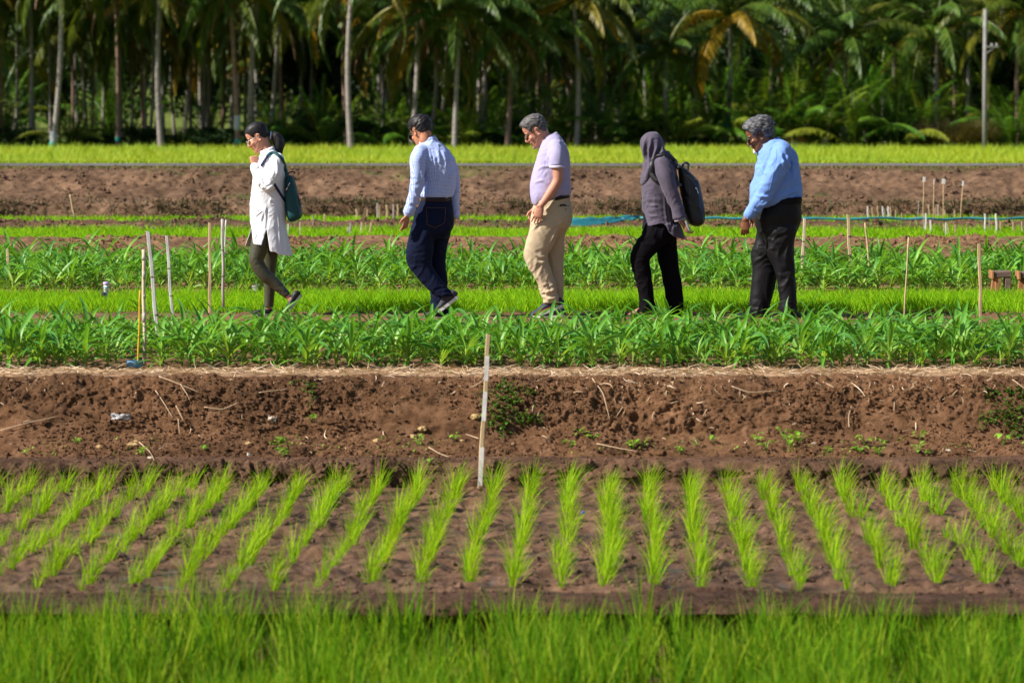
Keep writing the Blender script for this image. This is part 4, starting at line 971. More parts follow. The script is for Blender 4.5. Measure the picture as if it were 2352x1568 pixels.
# blue flattened hose with a spread sheet at its left end
M_hose = simple("teal_blue_hose", (0.03, 0.19, 0.24), 0.4, 0.45, 2.2, 0.4, 12, 0.01)
pts = [at(*z2(2050, 401), 49.6), at(*z2(2300, 401), 49.4), at(*z3(180, 402), 49.3), at(*z3(500, 400), 49.3), at(*z3(900, 407), 49.2), at(*z3(1400, 402), 49.2), at(*z3(1700, 408), 49.2), at(*z3(2000, 405), 49.3), at(*z3(2500, 402), 49.3), at(*z3(3100, 402), 49.3)]
tt = np.linspace(0, 1, 90); P = np.array(pts); ti = np.linspace(0, 1, len(P)); Q = np.stack([np.interp(tt, ti, P[:, k]) for k in range(3)], -1)
for _ in range(3): Q[1:-1] = (Q[:-2] + Q[1:-1] * 2 + Q[2:]) / 4
Q[:, 2] += 0.008 * np.sin(tt * 60) 
ho = empty("hose", Q[0], "long teal blue flattened hose lying along the mud ridge", "hose")
put("pipe", Geo().add(*tube(Q - Q[0], 0.017 + 0.003 * np.sin(tt * 90), 10)).mesh(), M_hose, ho)
V = []; n_ = 16; L0, L1 = np.array(at(*z2(1560, 448), 48.9)), Q[0]
for i in range(n_):
    u = i / (n_ - 1); c = L0 * (1 - u) + L1 * u; hw = np.interp(u, [0, .15, .5, 1], [.085, .10, .055, .03])
    for j in range(7):
        v = j / 6 - .5; V.append(c + [0.02 * math.sin(j * 3), v * hw * 2, v * hw * 1.6 + .012 * math.sin(i * 1.7 + j * 2) + .02 * u])
F = [[i * 7 + j, i * 7 + j + 1, (i + 1) * 7 + j + 1, (i + 1) * 7 + j] for i in range(n_ - 1) for j in range(6)]
sh = put("flattened_end", mesh_from(np.array(V) - Q[0], F), M_hose, ho); sh.modifiers.new("t", 'SOLIDIFY').thickness = .004
# ------------------------------------------------------------------ people: shape tools
def resample(A, m):
    """smooth (Catmull-Rom) resampling of rows of numbers"""
    A = np.array(A, float); n = len(A)
    if n < 3:
        t = np.linspace(0, n - 1, m); return np.stack([np.interp(t, range(n), A[:, k]) for k in range(A.shape[1])], -1)
    Q = np.concatenate([[2 * A[0] - A[1]], A, [2 * A[-1] - A[-2]]])
    out = []
    for s in np.linspace(0, n - 1, m):
        i = min(int(s), n - 2); t = s - i; p0, p1, p2, p3 = Q[i:i + 4]
        out.append(0.5 * ((2 * p1) + (-p0 + p2) * t + (2 * p0 - 5 * p1 + 4 * p2 - p3) * t * t + (-p0 + 3 * p1 - 3 * p2 + p3) * t ** 3))
    return np.array(out)

def etube(P, ra, rb, A=None, n=20, round_=True, sup=2.0):
    """closed elliptical tube; ra along A (default: in the picture-plane normal to the path), rb across"""
    P = np.asarray(P, float); m = len(P); T = np.gradient(P, axis=0); T /= np.linalg.norm(T, axis=1)[:, None] + 1e-12
    ra = np.broadcast_to(np.asarray(ra, float), (m,)).copy(); rb = np.broadcast_to(np.asarray(rb, float), (m,)).copy()
    if round_:
        r0, r1 = min(ra[0], rb[0]), min(ra[-1], rb[-1]); pre, post = [], []
        for q in (0.98, 0.8, 0.45):
            c = math.sqrt(1 - q * q)
            pre.append((P[0] - T[0] * r0 * q, c)); 
        for q in (0.45, 0.8, 0.98):
            post.append((P[-1] + T[-1] * r1 * q, math.sqrt(1 - q * q)))
        ra = np.concatenate([[ra[0] * c for _, c in pre], ra, [ra[-1] * c for _, c in post]])
        rb = np.concatenate([[rb[0] * c for _, c in pre], rb, [rb[-1] * c for _, c in post]])
        P = np.concatenate([[p for p, _ in pre], P, [p for p, _ in post]]); T = np.concatenate([[T[0]] * 3, T, [T[-1]] * 3]); m = len(P)
    a = np.linspace(0, 2 * np.pi, n, endpoint=False); ca, sa = np.cos(a), np.sin(a)
    if sup != 2.0:
        ca = np.sign(ca) * np.abs(ca) ** (2 / sup); sa = np.sign(sa) * np.abs(sa) ** (2 / sup)
    V = []
    for k in range(m):
        if A is None: u = np.cross(T[k], [0, 1, 0])
        else: u = np.array(A, float) - np.dot(A, T[k]) * T[k]
        u = u / (np.linalg.norm(u) + 1e-12); w = np.cross(T[k], u)
        V.append(P[k] + ra[k] * ca[:, None] * u + rb[k] * sa[:, None] * w)
    V = np.concatenate(V)
    F = [[k * n + j, k * n + (j + 1) % n, (k + 1) * n + (j + 1) % n, (k + 1) * n + j] for k in range(m - 1) for j in range(n)]
    F += [list(range(n))[::-1], [(m - 1) * n + j for j in range(n)]]
    return V, F

def ball(c, r, n1=10, n2=16, M=None):
    V = []
    for i in range(n1 + 1):
        for j in range(n2):
            a, b_ = math.pi * i / n1, 2 * math.pi * j / n2
            V.append([math.sin(a) * math.cos(b_) * r[0], math.sin(a) * math.sin(b_) * r[1], math.cos(a) * r[2]])
    V = np.array(V)
    if M is not None: V = V @ np.array(M).T
    F = [[i * n2 + j, i * n2 + (j + 1) % n2, (i + 1) * n2 + (j + 1) % n2, (i + 1) * n2 + j] for i in range(n1) for j in range(n2)]
    return V + np.array(c), F

def fuse(parts, voxel, smooth=4, disp=None, factor=0.5):
    """join overlapping closed shapes into one continuous surface"""
    G = Geo()
    for V, F in parts: G.add(V, F)
    me = G.mesh(); o = bpy.data.objects.new("tmp", me); COL.objects.link(o)
    md = o.modifiers.new("r", 'REMESH'); md.mode = 'VOXEL'; md.voxel_size = voxel; md.adaptivity = 0
    if smooth:
        ms = o.modifiers.new("s", 'SMOOTH'); ms.iterations = smooth; ms.factor = factor
    bpy.context.view_layer.update()
    out = bpy.data.meshes.new_from_object(o.evaluated_get(bpy.context.evaluated_depsgraph_get()))
    bpy.data.objects.remove(o); bpy.data.meshes.remove(me)
    if disp:
        V = verts_of(out).astype(float); N = normals_of(out).astype(float)
        V = V + N * disp(V, N)[:, None]
        E = np.empty(len(out.edges) * 2, np.int32); out.edges.foreach_get("vertices", E); E = E.reshape(-1, 2); dg = np.bincount(E.ravel(), minlength=len(V))[:, None]
        for _ in range(2):
            S = np.stack([np.bincount(E[:, 0], V[E[:, 1], k], len(V)) + np.bincount(E[:, 1], V[E[:, 0], k], len(V)) for k in range(3)], -1); V = V * .5 + .5 * S / np.maximum(dg, 1)
        out.vertices.foreach_set("co", V.astype(np.float32).ravel()); out.update()
    out.polygons.foreach_set("use_smooth", np.ones(len(out.polygons), bool))
    return out

class Fig:
    """one walker; coordinates are read in an enlargement (ox, oy, k) of the 4096 px photo, figure stands at distance D"""
    def __init__(s, ox, oy, k, D, label):
        s.ox, s.oy, s.k, s.D = ox, oy, k, D
        s.mpp = D / FPX * .57422 / k                     # metres per enlarged pixel
        s.label = label
    def xz(s, x, y): return at((s.ox + x / s.k) * .57422, (s.oy + y / s.k) * .57422, s.D)
    def p(s, x, y, yo=0.0):
        v = at((s.ox + x / s.k) * .57422, (s.oy + y / s.k) * .57422, s.D + yo); return v
    def start(s, bx, group="five people walking in line across the field"):
        s.base = s.xz(bx, 0); s.base[2] = 0.0
        s.root = empty("person", s.base, s.label, "person", group)
    def part(s, name, me, mat, parent=None):
        V = verts_of(me) - s.base.astype(np.float32); me.vertices.foreach_set("co", V.ravel()); me.update()
        return put(name, me, mat, parent or s.root)
    def stack(s, rows, yc=0.0, inset=0.0, n=40, sup=2.3):
        """horizontal sections (y, left, right, half depth[, depth offset])"""
        rows = [tuple(r) + (yc,) if len(r) == 4 else tuple(r) for r in rows]
        h = abs(rows[-1][0] - rows[0][0]) * s.mpp; Rr = resample(rows, max(6, int(h / 0.012)))
        a = np.linspace(0, 2 * np.pi, n, endpoint=False)
        ca = np.sign(np.cos(a)) * np.abs(np.cos(a)) ** (2 / sup); sa = np.sign(np.sin(a)) * np.abs(np.sin(a)) ** (2 / sup)
        V = []; m = len(Rr)
        for i, (y, l, r, ry, yo) in enumerate(Rr):
            L = s.p(l, y, yo); Q = s.p(r, y, yo); c = (L + Q) / 2; hx = max(.004, (Q[0] - L[0]) / 2 - inset); hy = max(.004, ry - inset)
            V.append(np.stack([c[0] + hx * ca, c[1] + hy * sa, np.full(n, c[2])], -1))
        V = np.concatenate(V)
        F = [[k * n + j, k * n + (j + 1) % n, (k + 1) * n + (j + 1) % n, (k + 1) * n + j] for k in range(m - 1) for j in range(n)]
        F += [list(range(n))[::-1], [(m - 1) * n + j for j in range(n)]]
        return V, F
    def limb(s, rows, inset=0.0, squash=1.0, round_=True, m=None):
        """(x, y, radius, depth offset)"""
        Rr = resample(rows, m or 8 * len(rows)); P = np.array([s.p(x, y, yo) for x, y, r, yo in Rr])
        return etube(P, np.maximum(.006, Rr[:, 2] - inset), np.maximum(.006, Rr[:, 2] * squash - inset), round_=round_)
    # ---- head
    def set_head(s, x, y, yo, pitch, yaw=0.0, scale=1.0):
        s.hc = s.p(x, y, yo); s.hs = scale
        s.hM = np.array((Matrix.Rotation(-R(yaw), 3, 'Z') @ Matrix.Rotation(math.pi, 3, 'Z') @ Matrix.Rotation(R(pitch), 3, 'Y')))
    def H(s, V): return (np.asarray(V, float) * s.hs) @ s.hM.T + s.hc
    def head_parts(s, neck_to, neck_r=0.055, woman=False):
        G = [s.Hpart(headgrid())]
        e = 0.0
        nose = [(.084, 0, .022), (.098, 0, .002), (.112, 0, -.020), (.115, 0, -.030), (.104, 0, -.038), (.088, 0, -.040)]
        G.append(s.Hpart(etube(resample(nose, 16), np.interp(np.linspace(0, 1, 16), [0, .5, .75, 1], [.007, .009, .012, .010]), np.interp(np.linspace(0, 1, 16), [0, .5, .75, 1], [.007, .010, .016, .014]), A=(1, 0, .5))))
        for sg in (-1, 1):
            G.append(s.Hpart(ball((.094, sg * .012, -.034), (.011, .008, .008))))
            G.append(s.Hpart(ball((.062, sg * .040, -.026), (.024, .024, .026))))          # cheek
            G.append(s.Hpart(ball((.080, sg * .030, .024), (.015, .026, .008))))          # brow ridge
            th = np.linspace(-2.4, 2.3, 16); E = np.stack([-.010 + .016 * np.cos(th + .25), np.full(16, sg * .078), .000 + .030 * np.sin(th + .25)], -1)
            E[:, 1] += sg * .010 * (np.cos(th + math.pi) + 1) * .6
            G.append(s.Hpart(etube(E, .0052, .0052, A=(0, 1, 0), n=8)))
            G.append(s.Hpart(ball((-.006, sg * .077, -.004), (.013, .006, .024))))
            G.append(s.Hpart(ball((.002, sg * .078, -.028), (.008, .006, .008))))
        G.append(s.Hpart(ball((.086, 0, -.060), (.012, .024, .007)))); G.append(s.Hpart(ball((.083, 0, -.072), (.012, .022, .008))))
        G.append(s.Hpart(ball((.076, 0, -.104), (.018, .022, .018))))
        a = s.H([(-.032, 0, -.025)])[0]; b_ = s.H([(-.018, 0, -.085)])[0]; c = np.array(neck_to)
        P = resample([a, b_, (b_ + c) / 2, c], 12)
        G.append(etube(P, [neck_r * 1.02] * 6 + [neck_r * 1.08] * 6, neck_r, n=20))
        return G
    def Hpart(s, VF): return s.H(VF[0]), VF[1]
    def hair(s, fn, mat, seed=0, name="hair", nz=64, na=110, extra=(), wisps=500, comb=(-1, 0, -.35)):
        V, F, (Zi, An) = headgrid(nz, na, True)
        self_ = s
        c = np.stack([np.interp(V[:, 2], HT[:, 0], (HT[:, 1] + HT[:, 2]) / 2), 0 * V[:, 0], np.minimum(V[:, 2], .03) * .7 + .01], -1)
        d = V - c; d /= np.linalg.norm(d, axis=1)[:, None]
        V2 = V + d * fn(V, d)[:, None]
        if extra:
            me = fuse([(s.H(V2), F)] + list(extra), 0.005, 1)
        else: me = mesh_from(s.H(V2), F)
        o = s.part(name, me, mat)
        g = np.random.default_rng(seed + 50); ok = np.where((fn(V, d) > .002))[0]; k = g.choice(ok, wisps); p = V2[k] - d[k] * .003
        t = np.array(comb, float)[None] + d[k] * g.uniform(.0, .55, (wisps, 1)) + g.normal(0, .22, (wisps, 3)); t /= np.linalg.norm(t, axis=1)[:, None]
        tw = t @ s.hM.T
        Vr, Fr = ribbons(s.H(p), g.uniform(.012, .034, wisps) * s.hs, np.arcsin(np.clip(tw[:, 2], -1, 1)), np.arctan2(tw[:, 1], tw[:, 0]), g.uniform(.1, 1.2, wisps), g.uniform(.0012, .0028, wisps), K=4, roll=g.uniform(-1.5, 1.5, wisps))
        s.part("loose_strands", mesh_from(Vr, Fr), mat, o)
        return o
    def glasses(s, lens_mat, frame_mat, dark=False, w=.026, h=.020, t=.0022):
        rim = []; G = Geo(); L = Geo()
        for sg in (-1, 1):
            a = np.linspace(0, 6.2832, 21); c = np.array([.112, sg * .036, -.004])
            P = c + np.stack([-.25 * np.abs(w * np.cos(a) + sg * .0) * (np.cos(a) * sg > 0) , w * np.cos(a), h * np.sin(a)], -1)
            G.add(*s.Hpart(tube(P, t if not dark else .003, 5, close=False)))
            q = P[:-1]; n = len(q); V = np.concatenate([q + [.0008, 0, 0], q - [.0008, 0, 0]])
            L.add(s.H(V), [list(range(n)), list(range(n, 2 * n))[::-1]] + [[j, (j + 1) % n, n + (j + 1) % n, n + j] for j in range(n)])
            G.add(*s.Hpart(tube([(.108, sg * .061, .006), (.085, sg * .074, .009), (.02, sg * .080, .013), (-.008, sg * .082, .008), (-.018, sg * .081, -.006)], t if not dark else .0036, 5)))
        G.add(*s.Hpart(tube([(.112, -.011, .002), (.115, 0, .004), (.112, .011, .002)], t, 5)))
        g = s.part("glasses", G.mesh(), frame_mat); s.part("lens", L.mesh(False), lens_mat, g)
    # ---- hand
    def hand(s, wrist, f, wd, side, size=1.0, curl=0.35, thumb=0.6, spread=0.08, fist=False):
        """wrist point, finger direction, thumb-side direction, palm-side direction"""
        f = np.array(f, float); f /= np.linalg.norm(f); wd = np.array(wd, float); wd -= f * np.dot(wd, f); wd /= np.linalg.norm(wd)
        nn = np.cross(f, wd); nn *= np.sign(np.dot(nn, side)) or 1
        z = size; w0 = np.array(wrist, float); G = []
        P = np.array([w0 - f * .03 * z, w0, w0 + f * .03 * z, w0 + f * .065 * z, w0 + f * .092 * z])
        G.append(etube(P, np.array([.026, .027, .036, .041, .038]) * z, np.array([.021, .019, .017, .014, .011]) * z, A=wd))
        for i, (off, ln) in enumerate([(.030, .070), (.0105, .079), (-.0095, .073), (-.029, .058)]):
            b_ = w0 + f * .085 * z + wd * off * z; a = curl * (1 + .15 * i); q = b_.copy(); pts = [b_ - f * .02 * z, b_]
            for j, fr in enumerate((.45, .32, .23)):
                ang = a * (j + .7) * (1.6 if fist else 1.0); dv = f * math.cos(ang) + nn * math.sin(ang) + wd * spread * (1.5 - i) * .6
                dv /= np.linalg.norm(dv); q = q + dv * ln * fr * z; pts.append(q.copy())
            G.append(etube(resample(pts, 12), np.linspace(.0092, .0068, 12) * z, np.linspace(.0092, .0068, 12) * z, A=wd, n=10))
        b_ = w0 + f * .022 * z + wd * .028 * z; d1 = f * .70 + wd * thumb + nn * .35; d1 /= np.linalg.norm(d1); d2 = f * .9 + wd * .1 + nn * .35; d2 /= np.linalg.norm(d2)
        G.append(etube(resample([b_ - d1 * .02 * z, b_, b_ + d1 * .035 * z, b_ + d1 * .035 * z + d2 * .03 * z], 10), np.linspace(.013, .008, 10) * z, np.linspace(.013, .008, 10) * z, A=wd, n=10))
        return G
    # ---- shoe: heel point, toe direction in the picture, length
    def shoe(s, heel, toe, yo, mat, smat, width=.046, hgt=.075, sole=.022, name="shoe", low=False, laces=None, trim=None):
        a, b_ = s.p(*heel, yo), s.p(*toe, yo); d = b_ - a; L = np.linalg.norm(d); d /= L; u = np.cross(d, [0, 1, 0]); u *= np.sign(u[2]) or 1
        if d[0] > 0 and abs(d[2]) > .9: u = -u
        t = np.array([0.0, .06, .2, .35, .5, .65, .8, .92, 1.0]); hh = np.array([.55, .85, 1.0, 1.02, .86, .62, .50, .42, .22]) * hgt
        if low: hh = np.array([.5, .75, .8, .7, .62, .52, .46, .40, .2]) * hgt
        wdt = np.array([.5, .72, .80, .80, .88, 1.0, 1.0, .8, .4]) * width
        P = np.array([a + d * L * q + u * (sole + h_ / 2) for q, h_ in zip(t, hh)])
        up = fuse([etube(resample(np.c_[P], 24), resample(np.c_[hh / 2], 24)[:, 0], resample(np.c_[wdt], 24)[:, 0], A=u, n=20, sup=2.4)], .006, 2)
        o = s.part(name, up, mat)
        n = 26; q = np.linspace(0, 1, n); w2 = np.interp(q, [0, .04, .2, .45, .7, .9, 1], [.35, .7, .85, .82, 1.06, .8, .25]) * width
        spring = .012 * np.clip((q - .75) * 4, 0, 1) ** 2
        V = []
        for k in range(n):
            c = a + d * (L * q[k] * 1.02 - .003) + u * spring[k]
            for hz, hw in ((0, .96), (sole * 1.15, 1.0)):
                V += [c + u * hz + np.array([0, 1, 0]) * w2[k] * hw, c + u * hz - np.array([0, 1, 0]) * w2[k] * hw]
        F = []
        for k in range(n - 1):
            i, j = k * 4, k * 4 + 4; F += [[i, j, j + 2, i + 2], [i + 1, i + 3, j + 3, j + 1], [i + 2, j + 2, j + 3, i + 3], [i, i + 1, j + 1, j]]
        F += [[0, 2, 3, 1], [(n - 1) * 4, (n - 1) * 4 + 1, (n - 1) * 4 + 3, (n - 1) * 4 + 2]]
        s.part("sole", mesh_from(np.array(V), F, False), smat, o)
        if laces:
            G = Geo()
            for k in range(5):
                c = a + d * L * (.42 + .06 * k) + u * (sole + np.interp(.42 + .06 * k, t, hh) * 1.0)
                G.add(*tube([c + [0, -.03, 0] - u * .012, c + u * .004, c + [0, .03, 0] - u * .012], .0028, 5))
            s.part("laces", G.mesh(), laces, o)
        if trim:
            P = np.array([a + d * L * q + u * (sole * 1.5 + .010) + np.array([0, -1, 0]) * np.interp(q, t, wdt) * .99 for q in np.linspace(.1, .85, 10)])
            s.part("trim", Geo().add(*tube(P, .004, 6)).mesh(), trim, o)
        return o
    # ---- band laid on what the camera sees (straps, seams), real thickness
    def surface(s, objs):
        T = []
        for o in objs:
            me = o.data; V = verts_of(me) + s.base; T.append(BVHTree.FromPolygons(V.tolist(), [p.vertices[:] for p in me.polygons]))
        s.trees = T
    def on(s, x, y, lift=.006, fall=-.16):
        p = s.p(x, y, 0); d = Vector(p) - Vector((0, 0, ZC)); d.normalize(); best = None
        for t in s.trees:
            h = t.ray_cast(Vector((0, 0, ZC)), d)
            if h[0] is not None and (best is None or h[3] < best[3]): best = h
        if best is None: return s.p(x, y, fall), np.array([0, -1.0, 0])
        return np.array(best[0]) + np.array(best[1]) * lift, np.array(best[1])
    def cut(s, me, pred):
        """drop the faces of a garment for which pred(x, y, depth) holds: hems, slits"""
        V = verts_of(me).astype(float); F = np.empty(len(me.polygons) * 4, np.int32)
        fs = [p.vertices[:] for p in me.polygons]; c = np.array([V[list(q)].mean(0) for q in fs])
        k = FPX / c[:, 1]; x = (((c[:, 0] * k) + W / 2) / .57422 - s.ox) * s.k; y = (((ZC - c[:, 2]) * k + YH) / .57422 - s.oy) * s.k
        keep = ~pred(x, y, c[:, 1] - s.D); fs = [q for q, g in zip(fs, keep) if g]
        cnt = {}
        for q in fs:
            for i in range(len(q)):
                e = (min(q[i], q[i - 1]), max(q[i], q[i - 1])); cnt[e] = cnt.get(e, 0) + 1
        nb = {}
        for (i, j), c_ in cnt.items():
            if c_ == 1: nb.setdefault(i, []).append(j); nb.setdefault(j, []).append(i)
        for _ in range(10):
            new = {i: V[i] * .4 + .6 * np.mean([V[j] for j in js], axis=0) for i, js in nb.items() if len(js) == 2}
            for i, v in new.items(): V[i] = v
        return mesh_from(V, fs)
    def strap(s, pts, w, th, mat, name, parent=None, lift=.006, smooth=8, m=None, fall=-.16):
        Q = resample(pts, m or 9 * len(pts)); H = [s.on(x, y, lift, fall) for x, y in Q]
        P = np.array([h[0] for h in H]); N = np.array([h[1] for h in H])
        for _ in range(smooth): P[1:-1] = (P[:-2] + 2 * P[1:-1] + P[2:]) / 4; N[1:-1] = (N[:-2] + 2 * N[1:-1] + N[2:]) / 4
        N /= np.linalg.norm(N, axis=1)[:, None] + 1e-9
        T = np.gradient(P, axis=0); T /= np.linalg.norm(T, axis=1)[:, None] + 1e-9; S = np.cross(T, N); S /= np.linalg.norm(S, axis=1)[:, None] + 1e-9
        V = []; 
        for k in range(len(P)):
            V += [P[k] - S[k] * w / 2, P[k] - S[k] * w * .4 + N[k] * th, P[k] + S[k] * w * .4 + N[k] * th, P[k] + S[k] * w / 2, P[k] + S[k] * w * .4 - N[k] * th, P[k] - S[k] * w * .4 - N[k] * th]
        n = len(P); F = [[k * 6 + j, k * 6 + (j + 1) % 6, (k + 1) * 6 + (j + 1) % 6, (k + 1) * 6 + j] for k in range(n - 1) for j in range(6)] + [[5, 4, 3, 2, 1, 0], [(n - 1) * 6 + j for j in range(6)]]
        return s.part(name, mesh_from(np.array(V), F), mat, parent)

# head: z, front x, back x, half width (metres, ear canal at 0,0,0, looking along +x)
HT = np.array([(-.126, .072, .030, .018), (-.118, .086, .008, .036), (-.104, .091, -.008, .047), (-.085, .086, -.022, .055), (-.072, .084, -.03, .059), (-.060, .088, -.042, .062), (-.046, .087, -.058, .065), (-.028, .087, -.076, .068),
               (-.008, .084, -.089, .071), (.010, .085, -.095, .073), (.026, .094, -.098, .075), (.045, .097, -.100, .0765), (.065, .096, -.098, .076), (.085, .088, -.092, .072), (.103, .072, -.078, .063), (.118, .048, -.054, .048), (.128, .018, -.022, .024), (.130, .002, -.004, .004)])
def headgrid(nz=34, na=44, info=False):
    t = resample(HT, nz); a = np.linspace(0, 2 * np.pi, na, endpoint=False); V = []; An = []
    for z, xf, xb, w in t:
        c = xb + (xf - xb) * .48; ca, sa = np.cos(a), np.sin(a)
        x = c + np.where(ca > 0, (xf - c), (c - xb)) * np.sign(ca) * np.abs(ca) ** .92; y = w * np.sign(sa) * np.abs(sa) ** .88
        V.append(np.stack([x, y, np.full(na, z)], -1)); An.append(a)
    V = np.concatenate(V)
    F = [[k * na + j, k * na + (j + 1) % na, (k + 1) * na + (j + 1) % na, (k + 1) * na + j] for k in range(nz - 1) for j in range(na)] + [list(range(na))[::-1], [(nz - 1) * na + j for j in range(na)]]
    return (V, F, (None, An)) if info else (V, F)
def hairline(line, thick, tn=.004, inner=-.008, sharp=.010, strand=(14, 14, 60)):
    """line: hair begins above z(x) ; thick: (x,z)->thickness"""
    lx = np.array(line, float)
    def fn(V, d):
        zl = np.interp(V[:, 0], lx[:, 0], lx[:, 1]); k = np.clip((V[:, 2] - zl) / sharp, 0, 1); k = k * k * (3 - 2 * k)
        th = thick(V) + tn * noise(V[:, 0] * strand[0] + V[:, 2] * 12, V[:, 1] * strand[1] * 3, (V[:, 2] + V[:, 0] * .45) * strand[2]) + tn * .35 * noise(V[:, 0] * 60, V[:, 1] * 90, V[:, 2] * 110)
        return inner + (th - inner) * k
    return fn
def folds(amp, sx, sy, sz, seed=0.0, ridge=.5, extra=None):
    amp = amp * .62
    def fn(V, N):
        x, y, z = V[:, 0] * sx + seed, V[:, 1] * sy, V[:, 2] * sz
        w = noise(V[:, 0] * 4 + seed, V[:, 1] * 4, V[:, 2] * 4) * 1.3
        f = noise(x + w, y, z + w) * .8
        rd = np.clip(1 - 3.2 * np.abs(noise(x * 1.5 + w, y * 1.5 + 9, z * 1.5 + w * 1.4)), 0, 1) ** 1.6
        mk = np.clip(noise(V[:, 0] * 5 + 2, V[:, 1] * 5 + seed, V[:, 2] * 3.5) * 1.8 + .55, 0, 1)
        o = amp * (f + ridge * 2.2 * (rd - .25) * mk)
        if extra: o = o + extra(V)
        return o
    return fn
def creases(fig, L):
    """(x, y, radius px, direction deg, wavelength px, depth m) local wrinkle fans, e.g. behind a knee"""
    def fn(V):
        o = np.zeros(len(V))
        for (x, y, r, ang, wl, amp) in L:
            c = fig.p(x, y); dx, dz = V[:, 0] - c[0], V[:, 2] - c[2]; a = R(ang); rr = r * fig.mpp
            u = dx * math.cos(a) + dz * math.sin(a); v = -dx * math.sin(a) + dz * math.cos(a)
            w_ = wl * fig.mpp; vv = v + .35 * u * u / rr; n_ = noise(u / (w_ * 3.2), V[:, 1] / (w_ * 3.2) + x, vv / w_ * 1.15 + y)
            o += amp * 1.5 * (np.clip(1 - 3.0 * np.abs(n_), 0, 1) ** 1.5 - .25 + .5 * n_) * np.exp(-(dx * dx + dz * dz) / (rr * rr))
        return o
    return fn
def lt(leg):
    """a trouser leg whose top tapers into the seat"""
    y, l, r, ry, yo = leg[0]; return [(y - 170, l + 60, r - 60, ry * .3, yo * .5), (y - 100, l + 28, r - 28, ry * .68, yo * .75), (y - 45, l + 10, r - 10, ry * .9, yo * .92)] + leg
def both(*fs): return lambda V: sum(g(V) for g in fs)
def pleats(fig, L, w, amp):
    """long soft ridges in the cloth along the given lines, fading out at both ends"""
    def fn(V):
        o = np.zeros(len(V)); k = FPX / V[:, 1]; X, Z = V[:, 0], V[:, 2]; near = np.clip((fig.D + .06 - V[:, 1]) / .05, 0, 1)
        for line in L:
            Q = resample(line, 24); P = np.array([fig.p(x, y) for x, y in Q]); d = np.full(len(V), 9.0); t = np.zeros(len(V))
            for i, q in enumerate(P):
                e = np.hypot(X - q[0], Z - q[2]); m_ = e < d; d[m_] = e[m_]; t[m_] = i / 23
            tp = np.clip(np.sin(np.clip(t, .0, 1) * math.pi), 0, 1) ** .7
            o += 2.0 * amp * near * tp * (np.exp(-(d / w) ** 2) - .45 * np.exp(-(d / (2.2 * w)) ** 2))
        return o
    return fn
def cloth(name, col, rough=.85, var=.08, sheen=.1, weave=1.0, spec=.2, bscale=180):
    m, nt, b = newmat(name)
    f = tex_noise(nt, 9, 4)
    nt.links.new(ramp(nt, f, [(.3, tuple(c * (1 - var) for c in col)), (.7, tuple(min(1, c * (1 + var)) for c in col))]), b.inputs["Base Color"])
    b.inputs["Roughness"].default_value = rough; b.inputs["Specular IOR Level"].default_value = spec; b.inputs["Sheen Weight"].default_value = sheen
    n1 = tex_noise(nt, 22, 3); n2 = tex_noise(nt, bscale, 3); ad = nt.nodes.new("ShaderNodeMath"); ad.operation = 'MULTIPLY_ADD'; ad.inputs[1].default_value = .15
    nt.links.new(n2, ad.inputs[0]); nt.links.new(n1, ad.inputs[2]); bump(nt, b, ad.outputs[0], .5 * weave, .012)
    return m
def skin(name, col, red=(.45, .12, .07)):
    m, nt, b = newmat(name)
    f = tex_noise(nt, 16, 3)
    nt.links.new(ramp(nt, f, [(.3, tuple(c * .86 for c in col)), (.62, col), (.8, tuple(a * .75 + r * .25 for a, r in zip(col, red)))]), b.inputs["Base Color"])
    b.inputs["Roughness"].default_value = .5; b.inputs["Subsurface Weight"].default_value = .12; b.inputs["Subsurface Radius"].default_value = (.012, .004, .002); b.inputs["Subsurface Scale"].default_value = .5
    bump(nt, b, tex_noise(nt, 90, 3), .15, .002); return m
def hairmat(name, dark, light, scale=(24, 120, 150), mixp=(.40, .68), rough=.5):
    m, nt, b = newmat(name)
    f = tex_noise(nt, 1.0, 4, .6, stretch=scale)
    nt.links.new(ramp(nt, f, [(mixp[0], dark), (mixp[1], light)]), b.inputs["Base Color"]); b.inputs["Roughness"].default_value = rough; b.inputs["Specular IOR Level"].default_value = .3
    bump(nt, b, f, .35, .003); return m
# ------------------------------------------------------------------ shared clothing materials
K_black = hairmat("black_hair", (.006, .005, .006), (.03, .027, .03))
K_grey = hairmat("grey_hair", (.022, .020, .022), (.20, .185, .19), (18, 90, 130), (.36, .70), .6)
K_white = hairmat("white_beard", (.45, .42, .40), (.85, .83, .8), (90, 90, 90), (.3, .6), .6)
S_fair = skin("fair_skin", (.58, .27, .18)); S_tan = skin("tan_skin", (.48, .20, .11)); S_ruddy = skin("ruddy_skin", (.55, .25, .165)); S_brown = skin("brown_skin", (.20, .075, .038)); S_br2 = skin("light_brown_skin", (.36, .17, .10))
M_lip = simple("lips", (.45, .14, .12), .5); M_lens = simple("dark_lens", (.012, .012, .014), .12, spec=.6); M_frame = simple("dark_frame", (.02, .018, .02), .35)
m, nt, b = newmat("clear_lens"); b.inputs["Base Color"].default_value = (.7, .75, .8, 1); b.inputs["Alpha"].default_value = .22; b.inputs["Roughness"].default_value = .08; M_clear = m
M_metal = simple("bright_metal", (.75, .75, .78), .3, metal=.8); M_leather = simple("black_leather", (.014, .013, .018), .5, spec=.35); M_blacksole = simple("grey_green_sole", (.16, .18, .15), .7)
M_whitesole = simple("white_sole", (.68, .67, .66), .6); M_belt = simple("dark_leather_belt", (.016, .008, .008), .6)
